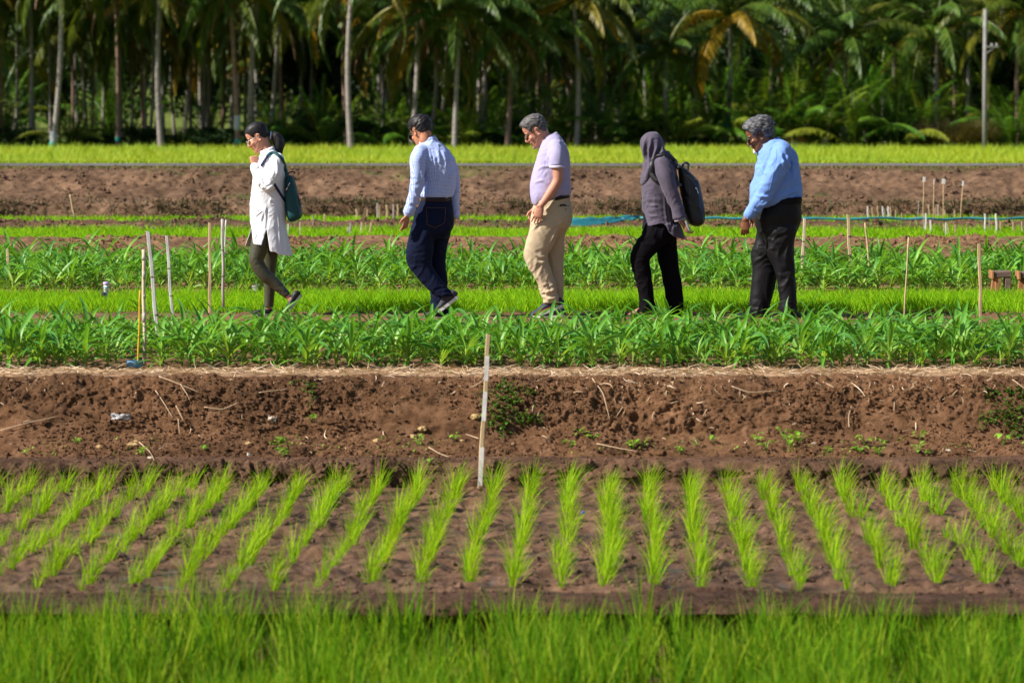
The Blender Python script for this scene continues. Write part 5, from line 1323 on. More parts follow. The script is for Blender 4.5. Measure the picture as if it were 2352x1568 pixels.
def face_extras(f, brow=K_black, brow_h=.027):
    G = Geo()
    for sg in (-1, 1): G.add(*f.Hpart(ball((.0845, sg * .034, .002), (.008, .012, .0035))))
    f.part("eyes", G.mesh(), simple("dark_eye", (.03, .02, .02), .25))
    G = Geo()
    for sg in (-1, 1): G.add(*f.Hpart(ball((.092, sg * .034, brow_h), (.007, .018, .0035))))
    f.part("eyebrows", G.mesh(), brow)
    f.part("lips", Geo().add(*f.Hpart(ball((.0885, 0, -.066), (.0105, .022, .006)))).mesh(), M_lip)
def collar(f, c, rx, ry, h, tilt, mat, parent, open_=0.5, th=.005, flare=.012, name="collar"):
    """folded collar: a band round the neck, open at the front (-X)"""
    n = 40; a = np.linspace(math.pi + open_, 3 * math.pi - open_, n); V = []
    M = np.array(Matrix.Rotation(R(tilt), 3, 'Y'))
    for k in range(n):
        o_ = np.array([math.cos(a[k]), math.sin(a[k]), 0.0])
        front = (abs(a[k] - 2 * math.pi) / math.pi) ** 3
        for q, dz, fl in ((0, h * .5, 0), (1, h * .5, 0), (1, -h * (.5 + .35 * front), flare), (0, -h * (.5 + .35 * front), flare)):
            r = np.array([rx + q * th + fl, ry + q * th + fl, 0]); V.append(np.array(c) + M @ (o_ * r + [0, 0, dz]))
    F = [[k * 4 + j, k * 4 + (j + 1) % 4, (k + 1) * 4 + (j + 1) % 4, (k + 1) * 4 + j] for k in range(n - 1) for j in range(4)] + [[3, 2, 1, 0], [(n - 1) * 4 + j for j in range(4)]]
    return f.part(name, mesh_from(np.array(V), F), mat, parent)

# ================================================================== 1: woman in the white tunic
f = Fig(900, 440, 1.8675, 30.0, "woman in a long white tunic and dark green leggings with black ponytail")
f.start(330)
f.set_head(250, 206, 0.0, 27, 0, .97)
tor = [(296, 300, 372, .06), (325, 268, 405, .11), (365, 248, 432, .155), (430, 225, 447, .17), (500, 208, 452, .165), (600, 198, 455, .16), (700, 187, 456, .16), (800, 189, 457, .165), (880, 197, 462, .175)]
legA = [(285, 900, .088, -.08), (256, 1030, .080, -.09), (236, 1130, .064, -.10), (290, 1225, .059, -.10), (360, 1285, .052, -.09), (425, 1345, .041, -.09), (468, 1388, .033, -.09)]
legB = [(335, 900, .088, .08), (338, 1050, .074, .09), (334, 1200, .055, .09), (334, 1300, .053, .09), (330, 1400, .045, .09), (324, 1475, .043, .09)]
slA = [(392, 372, .062, -.165), (368, 470, .068, -.19), (322, 562, .056, -.185), (272, 520, .054, -.16), (238, 462, .047, -.13), (222, 428, .041, -.115)]
slB = [(370, 372, .055, .165), (345, 470, .055, .19), (300, 560, .05, .185), (250, 500, .045, .14), (225, 425, .036, .06)]
wrist = f.p(219, 416, -.11); w2 = f.p(228, 425, .03)
body = f.head_parts(f.p(330, 330, 0), .050, True) + [f.stack(tor, inset=.016), f.limb(legA, .012), f.limb(legA[-2:] + [(492, 1412, .030, -.09)], .004), f.limb(legB + [(318, 1505, .030, .09)], .010), f.limb(slA[1:], .018), f.limb(slB, .016)]
body += f.hand(wrist, (-.1, .25, 1), (1, .3, .2), (1, 1, 0), .85, .75, .4, fist=True) + f.hand(w2, (-.2, -.3, 1), (1, -.3, .2), (1, 0, -.4), .82, .7, .4, fist=True)
body += [etube([f.p(492, 1412, -.09), f.p(500, 1400, -.09), f.p(500, 1450, -.09)], .03, .03)]
f.part("body", fuse(body, .005, 3), S_fair)
M_wt = cloth("white_tunic_cotton", (.78, .78, .84), .85, .03)
cr = creases(f, [(330, 570, 70, 30, 16, .006), (260, 480, 50, -30, 14, .005), (270, 800, 90, 70, 34, .006), (400, 480, 60, 80, 22, .004)])
fp = [(866, 200, 330, .172, .0), (930, 204, 308, .165, -.012), (975, 206, 285, .16, -.02), (1006, 212, 268, .155, -.025)]
bp = [(860, 330, 462, .176, 0), (930, 326, 472, .176, 0), (1000, 332, 480, .176, 0), (1050, 345, 488, .172, 0), (1084, 395, 497, .165, 0)]
ff = [(850, 190, 250, .05, .12), (930, 166, 238, .04, .13), (990, 148, 215, .035, .135), (1018, 140, 200, .03, .14)]
skirt = [(840, 192, 459, .17), (880, 194, 462, .178), (930, 178, 470, .185), (980, 160, 479, .19), (1030, 146, 487, .195), (1120, 130, 506, .20)]
def hem(x, y, d):
    near = d < .02
    low = np.where(near, np.interp(x, [200, 270, 272, 334, 336, 380, 400, 500], [1000, 1010, 1010, 1056, 1058, 1062, 1080, 1090]), np.interp(x, [130, 200, 300, 500], [1014, 1024, 1040, 1086]))
    slit = near & (y > 895) & (x > np.interp(y, [895, 1010], [308, 272])) & (x < np.interp(y, [895, 1060], [312, 337]))
    return (y > low) | slit | (near & (y > 865) & (x < np.interp(y, [865, 1010], [196, 212])))
tun = f.part("tunic", f.cut(fuse([f.stack(tor), f.stack(skirt), f.limb(slA), f.limb(slB)], .0055, 4, folds(.008, 10, 10, 4, 2.0, .6, both(cr, pleats(f, ([(395, 350), (405, 430), (400, 500)], [(370, 350), (350, 430), (335, 500)], [(300, 560), (330, 580), (355, 560)], [(265, 480), (290, 520), (300, 560)], [(313, 700), (312, 790), (310, 880)], [(205, 700), (215, 640), (235, 610)], [(255, 860), (240, 930), (225, 990)], [(400, 760), (412, 880), (420, 1010)], [(240, 790), (270, 760), (300, 740)], [(440, 860), (455, 960), (470, 1060)]), .009, .009)))), hem), M_wt)
tun.modifiers.new("t", 'SOLIDIFY').thickness = .004
G = fuse([f.limb([(236, 452, .049, -.125), (222, 426, .045, -.115)], round_=False)], .006, 2); f.part("cuff", G, M_wt, tun)
f.surface([tun])
nb = f.p(318, 315, 0); collar(f, nb + [0, 0, .012], .066, .066, .038, -22, M_wt, tun, .35, flare=.002)
M_leg = cloth("dark_green_leggings", (.055, .054, .032), .42, .08, 0, .4, .5)
f.part("leggings", fuse([f.limb(legA, round_=False), f.limb(legB, round_=False), f.stack([(840, 215, 440, .15), (900, 215, 430, .15), (960, 225, 400, .14)])], .007, 3,
       folds(.002, 14, 14, 9, 4.0, .4, creases(f, [(250, 1130, 45, 10, 15, .004), (440, 1350, 50, 40, 16, .004)]))), M_leg)
f.shoe((577, 1388), (478, 1512), -.09, M_leather, M_blacksole, .044, .075, .020, low=True, laces=M_frame)
f.shoe((345, 1540), (205, 1540), .09, M_leather, M_blacksole, .044, .07, .020, low=True)
lin = [(-.12, -.04), (-.05, -.045), (-.03, -.02), (-.01, .033), (.02, .034), (.03, -.008), (.045, .02), (.06, .05), (.075, .064), (.1, .068)]
f.hair(hairline(lin, lambda V: .004 + .010 * np.clip(V[:, 2] / .1, 0, 1) * np.clip((.09 - V[:, 0]) / .06, .2, 1), .0012, sharp=.02), K_black, 1, wisps=200)
pt = resample([(345, 192, .030, 0), (380, 200, .044, 0), (402, 245, .050, 0), (404, 290, .042, 0), (412, 330, .020, 0)], 30)
G = [etube(np.array([f.p(x, y, yo) for x, y, r, yo in pt]), pt[:, 2], pt[:, 2] * .9)]
f.part("ponytail", fuse(G, .005, 1, lambda V, N: .004 * noise(V[:, 0] * 80, V[:, 1] * 80, V[:, 2] * 12) + .002 * noise(V[:, 0] * 30, V[:, 1] * 120, V[:, 2] * 30)), K_black)
a = np.linspace(0, 6.283, 17); c = f.p(343, 190, 0)
f.part("hair_tie", Geo().add(*tube([c + np.array([.006 * math.cos(q) * 0 + .012 * math.sin(q) * .3, .031 * math.cos(q), .031 * math.sin(q)]) for q in a], .006, 8)).mesh(), simple("pale_blue_tie", (.45, .55, .75), .6))
f.glasses(M_clear, M_metal, w=.024, h=.021, t=.0013); face_extras(f)
f.surface([tun])
bag_f, bag_tun = f, tun
# teal backpack, worn by her: a thing of its own
M_tealbag = cloth("teal_nylon", (.006, .060, .070), .6, .12, .0, .5, .35); M_navy = simple("navy_webbing", (.012, .016, .06), .7)
def bag(f, label, rows, ry_sup, mat, fo, name="backpack"):
    root = empty(name, f.base, label, "backpack"); g = Fig(f.ox, f.oy, f.k, f.D, ""); g.base = f.base; g.root = root; g.trees = f.trees
    g.part("sack", fuse([g.stack(rows, sup=2.8)], .008, 2, fo), mat); return g
g = bag(f, "small teal backpack with a white logo patch worn by the woman in the white tunic",
        [(488, 462, 492, .07), (505, 456, 512, .10), (560, 448, 530, .125), (620, 446, 545, .13), (700, 452, 561, .13), (770, 458, 574, .13), (805, 466, 568, .12), (832, 484, 525, .08)], 3, M_tealbag,
        folds(.004, 9, 9, 5, 7, .6, creases(f, [(500, 640, 60, 65, 40, .005)])))
g.strap([(462, 500), (452, 440), (430, 385), (400, 345), (368, 326), (340, 330), (316, 352)], .030, .005, M_tealbag, "shoulder_strap", lift=.012)
g.strap([(316, 352), (300, 378), (286, 398), (272, 420)], .024, .004, M_navy, "webbing", lift=.008)
g.strap([(366, 552), (395, 600), (425, 650), (452, 694)], .024, .004, M_navy, "webbing", lift=.006)
G = Geo(); P = resample([g.p(470, 490, 0), g.p(476, 470, 0), g.p(500, 462, 0), g.p(522, 466, 0), g.p(520, 472, .0)], 16); G.add(*etube(P, .006, .014)); g.part("handle", G.mesh(), M_tealbag)
g.surface([o for o in g.root.children if o.name.startswith("sack")])
M_logo = simple("white_logo", (.8, .82, .85), .5)
# the patch: a round loop, two bars with gaps (as worn on the pouch)
pp = g.strap([(457, 600), (470, 570), (487, 543)], .026, .003, simple("black_patch", (.006, .02, .024), .5), "logo_patch", lift=.004)
g.surface([o for o in g.root.children if o.name.startswith(("sack", "logo_patch"))])
for pts in ([(458, 599), (462, 591)], [(463, 590), (468, 580)], [(471, 572), (475, 565)], [(476, 563), (485, 545)], [(464, 593), (469, 583)]):
    g.strap(pts, .0075, .001, M_logo, "logo", pp, lift=.006, m=4, smooth=0)
g.strap([(543, 640), (556, 700), (566, 730)], .006, .003, M_navy, "zip", lift=.003)
G = Geo(); G.add(*tube([g.p(572, 700, 0), g.p(577, 722, 0), g.p(581, 742, 0)], .004, 6)); g.part("zip_pull", G.mesh(), M_metal)

# ================================================================== 2: man in the gingham shirt, seen from behind
f = Fig(1550, 420, 1.8029, 29.75, "black haired man in a blue gingham shirt and dark jeans, walking second")
f.start(320)
f.set_head(246, 196, 0.0, 24, 48, 1.0)
tor = [(236, 262, 345, .07), (262, 240, 372, .10), (292, 212, 408, .13), (335, 195, 452, .16), (385, 198, 482, .175), (450, 212, 492, .17), (560, 236, 494, .155), (630, 248, 480, .145), (668, 246, 462, .14)]
slA = [(240, 335, .062, -.13), (218, 400, .070, -.17), (216, 500, .062, -.19), (205, 590, .056, -.20), (180, 690, .050, -.20), (150, 775, .044, -.20)]
slB = [(440, 400, .045, .09), (470, 470, .052, .14), (482, 580, .052, .18), (480, 680, .048, .18), (484, 790, .044, .17)]
pel = [(640, 248, 462, .135), (690, 240, 466, .14), (760, 212, 476, .155), (850, 186, 480, .16), (910, 178, 462, .15), (965, 210, 425, .10)]
legA = [(860, 178, 380, .105, -.07), (930, 158, 345, .10, -.08), (1000, 142, 335, .095, -.08), (1060, 134, 332, .09, -.08), (1110, 134, 322, .085, -.08), (1160, 152, 328, .08, -.08), (1210, 186, 356, .078, -.08), (1260, 224, 392, .075, -.08), (1310, 268, 432, .075, -.08), (1350, 312, 468, .075, -.08), (1378, 345, 490, .075, -.08)]
legB = [(860, 300, 478, .105, .08), (930, 295, 455, .10, .08), (1050, 296, 428, .085, .08), (1150, 300, 420, .08, .08), (1250, 306, 432, .078, .08), (1350, 310, 438, .078, .08), (1450, 312, 440, .08, .08), (1506, 316, 442, .08, .08)]
wa_, wb_ = f.p(140, 796, -.20), f.p(476, 815, .16)
body = f.head_parts(f.p(300, 285, 0), .056) + [f.stack(tor, inset=.018), f.stack(pel, inset=.028), f.stack(lt(legA), inset=.026), f.stack(lt(legB), inset=.026), f.limb(slA[1:], .016), f.limb(slB[1:], .016)]
body += f.hand(wa_, (-.16, .05, -1), (-.6, -.7, 0), (.5, .7, 0), .92, .32, .5) + f.hand(wb_, (-.25, .05, -1), (-.4, .8, 0), (-.7, -.4, 0), .92, .45, .5)
f.part("body", fuse(body, .005, 3), S_tan)
def gingham():
    m, nt, b = newmat("gingham_cotton"); tc = nt.nodes.new("ShaderNodeTexCoord"); sp = nt.nodes.new("ShaderNodeSeparateXYZ")
    nz = nt.nodes.new("ShaderNodeTexNoise"); nz.inputs["Scale"].default_value = 5; va = nt.nodes.new("ShaderNodeVectorMath"); va.operation = 'MULTIPLY_ADD'; va.inputs[1].default_value = (.035, .035, .035)
    nt.links.new(tc.outputs["Object"], nz.inputs["Vector"]); nt.links.new(nz.outputs["Color"], va.inputs[0]); nt.links.new(tc.outputs["Object"], va.inputs[2]); nt.links.new(va.outputs[0], sp.inputs[0])
    def mth(op, a, b_=None, c=None):
        n = nt.nodes.new("ShaderNodeMath"); n.operation = op
        for i, v in enumerate((a, b_, c)):
            if v is None: continue
            if isinstance(v, (int, float)): n.inputs[i].default_value = v
            else: nt.links.new(v, n.inputs[i])
        return n.outputs[0]
    def line(v): 
        t = mth('FRACT', mth('MULTIPLY', v, 1 / .0118)); return mth('SMOOTHSTEP', t, .5, .66) if False else mth('GREATER_THAN', t, .58)
    u = mth('MULTIPLY_ADD', sp.outputs[1], .75, sp.outputs[0]); a, c = line(u), line(sp.outputs[2]); s_ = mth('MULTIPLY', mth('ADD', a, c), .5)
    mx = ramp(nt, s_, [(0, (.58, .63, .82)), (.5, (.30, .40, .79)), (1, (.15, .25, .70))])
    nt.links.new(mx, b.inputs["Base Color"]); b.inputs["Roughness"].default_value = .85; b.inputs["Sheen Weight"].default_value = .1
    bump(nt, b, tex_noise(nt, 24, 3), .4, .01); return m
M_gi = gingham()
cr = creases(f, [(350, 420, 90, 75, 24, .006), (200, 700, 60, 20, 20, .006), (215, 540, 60, 30, 24, .005), (390, 560, 90, 80, 40, .006), (480, 520, 60, 60, 30, .005)])
sh = f.part("shirt", fuse([f.stack(tor), f.limb(slA), f.limb(slB), f.stack([(600, 238, 488, .15), (650, 236, 478, .15), (664, 240, 466, .143)])], .008, 3, folds(.009, 8, 8, 5, 5.0, .7, both(cr, pleats(f, ([(322, 300), (340, 380), (352, 470), (356, 540), (384, 632)], [(300, 312), (318, 380), (330, 450)], [(350, 300), (372, 360), (378, 420)], [(400, 320), (420, 400), (425, 470)], [(190, 600), (215, 640), (230, 690)], [(180, 690), (205, 705), (224, 700)], [(160, 730), (185, 745), (210, 748)], [(250, 470), (262, 540), (256, 620)]), .010, .011)))), M_gi)
collar(f, f.p(286, 262, -.005), .075, .078, .045, -24, M_gi, sh, .5)
f.part("cuff", fuse([f.limb([(168, 735, .051, -.20), (146, 785, .047, -.20)], round_=False)], .006, 2), M_gi, sh)
f.surface([sh])
M_jean = cloth("dark_denim", (.004, .008, .030), .85, .35, 0, .6, .15)
tr = f.part("jeans", fuse([f.stack(pel), f.stack(lt(legA)), f.stack(lt(legB))], .008, 3, folds(.008, 7, 7, 5, 8, .6, creases(f, [(230, 1110, 70, 15, 26, .006), (390, 1340, 70, 20, 24, .008), (230, 900, 60, 60, 30, .004), (380, 1150, 60, 20, 30, .004)]))), M_jean)
f.part("belt", fuse([f.stack([(662, 243, 462, .147), (694, 240, 464, .149)])], .006, 1), M_belt)
f.surface([tr])
M_st = simple("copper_stitching", (.16, .08, .04), .8)
pk = [(282, 742), (418, 742), (412, 850), (345, 885), (285, 862), (282, 742)]
for i in range(5):
    (x0, y0), (x1, y1) = pk[i], pk[i + 1]; f.strap([(x0, y0), ((x0 + x1) / 2, (y0 + y1) / 2), (x1, y1)], .0028, .001, M_st, "pocket_stitching", tr, lift=.002)
M_grs = cloth("grey_knit_shoe", (.055, .055, .065), .9, .1)
f.shoe((512, 1392), (372, 1500), -.08, M_grs, M_whitesole, .048, .085, .022)
f.shoe((430, 1545), (262, 1545), .08, M_grs, M_whitesole, .048, .08, .022)
lin = [(-.12, -.052), (-.05, -.045), (-.03, -.02), (-.01, .035), (.02, .034), (.032, -.004), (.045, .025), (.06, .06), (.08, .078), (.1, .085)]
f.hair(hairline(lin, lambda V: .006 + .020 * np.clip(V[:, 2] / .11, 0, 1), .006, sharp=.035), K_black, 2, wisps=900, comb=(.6, 0, -.5))
f.glasses(M_lens, M_frame, True, .029, .021); face_extras(f)

# ================================================================== 3: man in the lilac polo
f = Fig(2030, 420, 1.8029, 29.75, "grey haired man with glasses in a lilac polo shirt and beige trousers, walking third")
f.start(300)
f.set_head(209, 192, 0.0, 30, 0, 1.03)
tor = [(212, 292, 372, .065), (238, 262, 392, .10), (275, 240, 415, .14), (320, 226, 432, .165), (400, 206, 446, .175), (480, 182, 453, .17), (570, 162, 456, .17), (640, 161, 457, .165), (672, 166, 400, .15), (700, 176, 300, .12), (722, 188, 240, .09)]
slA = [(350, 300, .066, -.14), (357, 370, .074, -.180), (358, 445, .068, -.20)]
arm = [(358, 430, .050, -.20), (364, 500, .045, -.205), (360, 545, .041, -.205), (318, 620, .041, -.20), (275, 680, .033, -.20), (244, 722, .027, -.20)]
slB = [(340, 300, .06, .15), (335, 380, .065, .185), (325, 445, .06, .20)]
armB = [(325, 430, .045, .2), (300, 540, .038, .2), (250, 640, .034, .2), (205, 740, .026, .18)]
pel = [(648, 318, 442, .14), (664, 296, 446, .145), (700, 215, 456, .15), (760, 178, 470, .16), (820, 166, 470, .165), (870, 166, 455, .155), (930, 200, 400, .10)]
legA = [(850, 162, 390, .10, -.08), (920, 152, 372, .10, -.08), (990, 132, 345, .092, -.08), (1040, 118, 318, .086, -.08), (1085, 114, 290, .082, -.08), (1130, 128, 296, .08, -.08), (1190, 160, 312, .076, -.08), (1250, 196, 330, .074, -.08), (1310, 226, 350, .072, -.08), (1350, 238, 362, .072, -.08), (1380, 250, 372, .072, -.08), (1428, 258, 374, .07, -.08)]
legB = [(860, 290, 452, .10, .08), (940, 282, 418, .095, .08), (1040, 274, 412, .085, .08), (1150, 288, 407, .08, .08), (1250, 306, 406, .076, .08), (1340, 320, 403, .074, .08), (1402, 330, 400, .072, .08)]
body = f.head_parts(f.p(318, 262, 0), .060) + [f.stack(tor, inset=.018), f.stack(pel, inset=.028), f.stack(lt(legA), inset=.026), f.stack(lt(legB), inset=.026), f.limb(slA[1:], .024), f.limb(arm), f.limb(slB[1:], .024), f.limb(armB)]
body += f.hand(f.p(240, 728, -.20), (-.30, -.02, -1), (-.9, .1, .2), (0, 1, 0), 1.02, .28, .35, .16) + f.hand(f.p(200, 750, .18), (-.30, 0, -1), (-.9, 0, .2), (0, -1, 0), 1.0, .3, .5)
f.part("body", fuse(body, .005, 3), S_ruddy)
M_polo = cloth("lilac_pique", (.38, .345, .55), .85, .04, .1, .6)
sh = f.part("polo_shirt", fuse([f.stack(tor), f.limb(slA, round_=False), f.limb(slB, round_=False), f.limb([(350, 300, .066, -.14), (357, 380, .07, -.175)]), f.limb([(340, 300, .06, .15), (335, 380, .06, .18)])], .008, 3, folds(.006, 6, 6, 7, 11, .5, both(pleats(f, [[(300, 330), (285, 400), (300, 440)], [(395, 250), (425, 330), (435, 420)], [(410, 280), (440, 380), (445, 470)], [(215, 470), (260, 440), (310, 440)], [(190, 560), (230, 545), (270, 540)], [(400, 620), (425, 600), (452, 560)]], .010, .009), creases(f, [(250, 470, 70, 30, 40, .004), (430, 620, 40, 20, 22, .004), (395, 300, 50, 70, 24, .004), (280, 400, 40, 60, 22, .004)])))), M_polo)
f.part("sleeve_band", fuse([f.limb([(358, 436, .070, -.20), (358, 454, .069, -.20)], round_=False)], .005, 1), cloth("lilac_rib", (.58, .52, .68), .85), sh)
collar(f, f.p(302, 240, 0), .076, .074, .040, -30, M_polo, sh, .42)
M_beige = cloth("beige_cotton", (.47, .37, .25), .85, .06, .1, .6)
cr = creases(f, [(240, 1105, 60, 10, 30, .007), (290, 1330, 80, 30, 30, .009), (300, 1400, 60, 5, 18, .005), (240, 780, 80, 35, 38, .007), (270, 1220, 70, 60, 34, .006), (370, 900, 60, 50, 34, .005)])
tr = f.part("trousers", fuse([f.stack(pel), f.stack(lt(legA)), f.stack(lt(legB))], .008, 3, folds(.009, 7, 7, 4.5, 13, .7, both(cr, pleats(f, [[(250, 830), (210, 860), (180, 900)], [(270, 760), (300, 740), (330, 700)], [(190, 1060), (240, 1090), (290, 1080)], [(210, 1120), (250, 1130), (290, 1110)], [(250, 1230), (275, 1290), (300, 1350)], [(220, 1200), (255, 1290), (290, 1370)], [(250, 1370), (300, 1390), (360, 1370)], [(245, 1345), (290, 1340), (350, 1320)], [(380, 860), (330, 940), (290, 1020)]], .012, .012)))), M_beige)
bt = f.part("belt", fuse([f.stack([(650, 318, 447, .150), (668, 300, 449, .153), (688, 292, 380, .151)])], .006, 1), M_belt)
f.surface([tr, bt])
f.strap([(335, 652), (337, 672), (340, 698)], .012, .002, M_beige, "belt_loop", tr, lift=.003)
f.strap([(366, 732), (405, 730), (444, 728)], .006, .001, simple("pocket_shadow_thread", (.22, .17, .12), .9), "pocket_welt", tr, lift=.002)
f.strap([(378, 726), (400, 720), (422, 726)], .014, .003, M_frame, "wallet", tr, lift=.003)
c, nn = f.on(418, 752, .003); f.part("button", Geo().add(*ball(c, (.006, .004, .006))).mesh(), simple("brown_button", (.2, .12, .06), .4), tr)
M_run = simple("navy_red_running_shoe", (.035, .030, .075), .7, .6, 30); M_or = simple("orange_laces", (.75, .16, .07), .6)
f.shoe((404, 1452), (172, 1548), -.08, M_run, M_whitesole, .050, .085, .020, laces=M_or, trim=simple("crimson_trim", (.30, .03, .06), .6))
f.shoe((405, 1530), (215, 1545), .08, M_run, M_whitesole, .048, .080, .020)
lin = [(-.12, -.056), (-.06, -.05), (-.035, -.02), (-.015, .035), (.02, .034), (.034, -.012), (.045, .012), (.055, .04), (.07, .062), (.085, .080), (.1, .088)]
f.hair(hairline(lin, lambda V: .006 + .016 * np.clip(V[:, 2] / .11, 0, 1) + .014 * np.clip((V[:, 0] - .05) / .05, 0, 1) * np.clip((V[:, 2] - .08) / .03, 0, 1), .006, sharp=.030), K_grey, 3, wisps=900, comb=(.5, 0, -.4))
f.glasses(M_clear, M_frame, False, .025, .019, t=.002); face_extras(f, K_grey)
f.part("stubble", Geo().add(*f.Hpart(ball((.079, 0, -.106), (.0165, .026, .017)))).mesh(), simple("grey_stubble", (.42, .33, .29), .9, .3, 120))

# ================================================================== 4: woman in the grey headscarf
f = Fig(2480, 500, 1.985, 29.9, "woman in a grey purple headscarf and blouse with black trousers, walking fourth")
f.start(290)
f.set_head(264, 192, 0.0, 22, 32, .96)
tor = [(262, 275, 405, .11), (300, 240, 430, .16), (360, 205, 448, .175), (450, 178, 455, .17), (550, 173, 442, .16), (650, 180, 432, .16), (740, 186, 440, .165), (790, 180, 470, .175), (812, 182, 478, .175)]
slA = [(335, 305, .070, -.16), (362, 400, .074, -.19), (395, 500, .068, -.20), (428, 590, .058, -.20), (452, 660, .054, -.20), (470, 740, .058, -.20)]
slB = [(320, 310, .06, .16), (330, 420, .06, .19), (360, 540, .055, .2), (400, 640, .05, .2)]
pel = [(760, 185, 470, .15), (820, 182, 468, .16), (880, 176, 446, .15), (940, 200, 420, .10)]
legA = [(860, 176, 400, .10, -.08), (920, 132, 380, .10, -.08), (980, 100, 320, .095, -.08), (1030, 82, 272, .09, -.08), (1075, 82, 235, .085, -.08), (1120, 92, 240, .082, -.08), (1200, 112, 252, .078, -.08), (1300, 140, 264, .076, -.08), (1380, 156, 270, .076, -.08), (1430, 152, 285, .08, -.08), (1478, 142, 292, .082, -.08)]
legB = [(860, 260, 446, .10, .08), (960, 285, 448, .095, .08), (1080, 300, 462, .09, .08), (1160, 325, 470, .085, .08), (1250, 342, 488, .082, .08), (1350, 356, 500, .082, .08), (1430, 360, 504, .085, .08), (1490, 350, 505, .085, .08), (1522, 338, 480, .08, .08)]
body = f.head_parts(f.p(290, 280, 0), .050, True) + [f.stack(tor[:-2], inset=.022), f.stack(pel, inset=.028), f.stack(lt(legA), inset=.026), f.stack(lt(legB), inset=.026), f.limb(slA[1:], .022), f.limb(slB[1:], .012), f.limb([(470, 730, .026, -.2), (500, 780, .023, -.2)]), f.limb([(400, 640, .03, .2), (420, 740, .024, .18)])]
body += f.hand(f.p(500, 780, -.20), (.45, .1, -1), (.2, -.9, .3), (1, .4, .5), .88, .7, .45) + f.hand(f.p(420, 745, .18), (.1, 0, -1), (-1, 0, 0), (0, -1, 0), .88, .4)
body += [f.limb([(150, 1478, .030, -.08), (120, 1492, .026, -.08), (85, 1505, .018, -.08)])]
f.part("body", fuse(body, .005, 3), S_br2)
M_gp = cloth("grey_purple_crepe", (.085, .070, .105), .7, .08, .15, .7)
cr = creases(f, [(260, 640, 80, 15, 44, .006), (260, 740, 60, 10, 30, .005), (440, 560, 60, 40, 30, .005), (210, 560, 60, 25, 40, .005), (380, 820, 90, 75, 30, .009)])
def hem4(x, y, d): return (y > np.interp(x, [170, 250, 340, 360, 390, 430, 525], [830, 800, 778, 790, 850, 888, 906])) 
bl = f.part("blouse", f.cut(fuse([f.stack(tor), f.limb(slA, round_=False), f.limb(slA[:3]), f.limb(slB), f.limb([(455, 650, .055, -.2), (462, 700, .058, -.2), (472, 742, .064, -.2)], round_=False),
     f.stack([(780, 178, 476, .178), (830, 172, 496, .185), (880, 172, 512, .19), (930, 172, 528, .19)])], .008, 3, folds(.005, 7, 7, 5, 21, .6, both(cr, pleats(f, ([(345, 520), (352, 620), (358, 700), (372, 790), (392, 850)], [(182, 560), (184, 680), (196, 770)], [(200, 640), (240, 632), (300, 636)], [(205, 705), (250, 722), (300, 712)], [(362, 560), (380, 660), (396, 760)]), .010, .009)))), hem4), M_gp)
bl.modifiers.new("t", 'SOLIDIFY').thickness = .004
f.part("cuff", fuse([f.limb([(474, 742, .052, -.2), (480, 760, .050, -.2)], round_=False)], .006, 1), cloth("paler_lining", (.28, .24, .32), .7), bl)
hj = [(56, 238, 285, .03), (68, 205, 305, .06), (95, 172, 326, .085), (130, 156, 342, .098), (170, 155, 358, .102), (210, 165, 378, .104), (245, 182, 405, .112), (275, 190, 438, .135), (310, 190, 444, .165), (350, 186, 425, .175), (390, 176, 380, .165), (430, 164, 320, .14), (460, 162, 260, .11), (476, 166, 215, .07)]
cr = creases(f, [(260, 180, 110, 62, 34, .0035), (230, 330, 100, 75, 36, .005), (380, 240, 70, 155, 26, .003), (210, 430, 60, 20, 26, .004)])
hjo = f.part("headscarf", fuse([f.stack(hj)], .006, 3, folds(.005, 7, 7, 4, 31, .6, both(cr, pleats(f, [[(196, 112), (186, 190), (200, 290), (182, 380), (170, 430)], [(250, 90), (228, 190), (226, 300), (208, 380), (184, 452)], [(300, 120), (276, 210), (250, 300), (226, 370), (206, 440)], [(330, 150), (330, 200), (300, 262), (262, 330)], [(310, 232), (350, 214), (392, 226), (428, 268)], [(318, 262), (360, 246), (400, 262)]], .015, .022)))), M_gp)
f.surface([hjo, bl])
f.strap([(330, 265), (385, 320), (430, 390), (455, 450), (462, 490)], .065, .006, M_gp, "scarf_tail", hjo, lift=.004, smooth=6)
M_bt = cloth("black_trouser_cloth", (.006, .005, .007), .9, .1, 0, .5, .05)
f.part("trousers", fuse([f.stack(pel), f.stack(lt(legA)), f.stack(lt(legB))], .008, 3, folds(.009, 6, 6, 3.5, 23, .7, creases(f, [(150, 1060, 70, 10, 34, .006), (180, 1300, 90, 75, 50, .006), (420, 1200, 90, 75, 50, .005)]))), M_bt)
o = f.shoe((215, 1528), (62, 1526), -.08, S_br2, M_leather, .044, .040, .020, name="sandal", low=True)
f.surface([o]); f.strap([(150, 1462), (140, 1480), (128, 1500)], .022, .003, M_leather, "sandal_strap", o, lift=.004)
f.strap([(96, 1485), (92, 1498), (88, 1512)], .022, .003, M_leather, "sandal_strap", o, lift=.004)
f.shoe((470, 1534), (330, 1534), .08, M_leather, M_leather, .044, .045, .018, name="sandal", low=True)
ph = Fig(f.ox, f.oy, f.k, f.D, ""); ph.base = f.base
po = empty("phone", f.base, "white edged mobile phone held in the headscarf woman's lowered hand", "phone"); ph.root = po
ph.part("case", Geo().add(*box(f.p(531, 800, -.235), (.012, .065, .085), rot=Matrix.Rotation(R(-22), 3, 'Y'), bev=.002)).mesh(False), M_metal)
ph.part("screen", Geo().add(*box(f.p(527, 800, -.235), (.004, .060, .080), rot=Matrix.Rotation(R(-22), 3, 'Y'), bev=.001)).mesh(False), M_lens)
f.surface([bl, hjo])
M_bb = cloth("black_nylon_bag", (.014, .013, .016), .5, .15, 0, .6, .45)
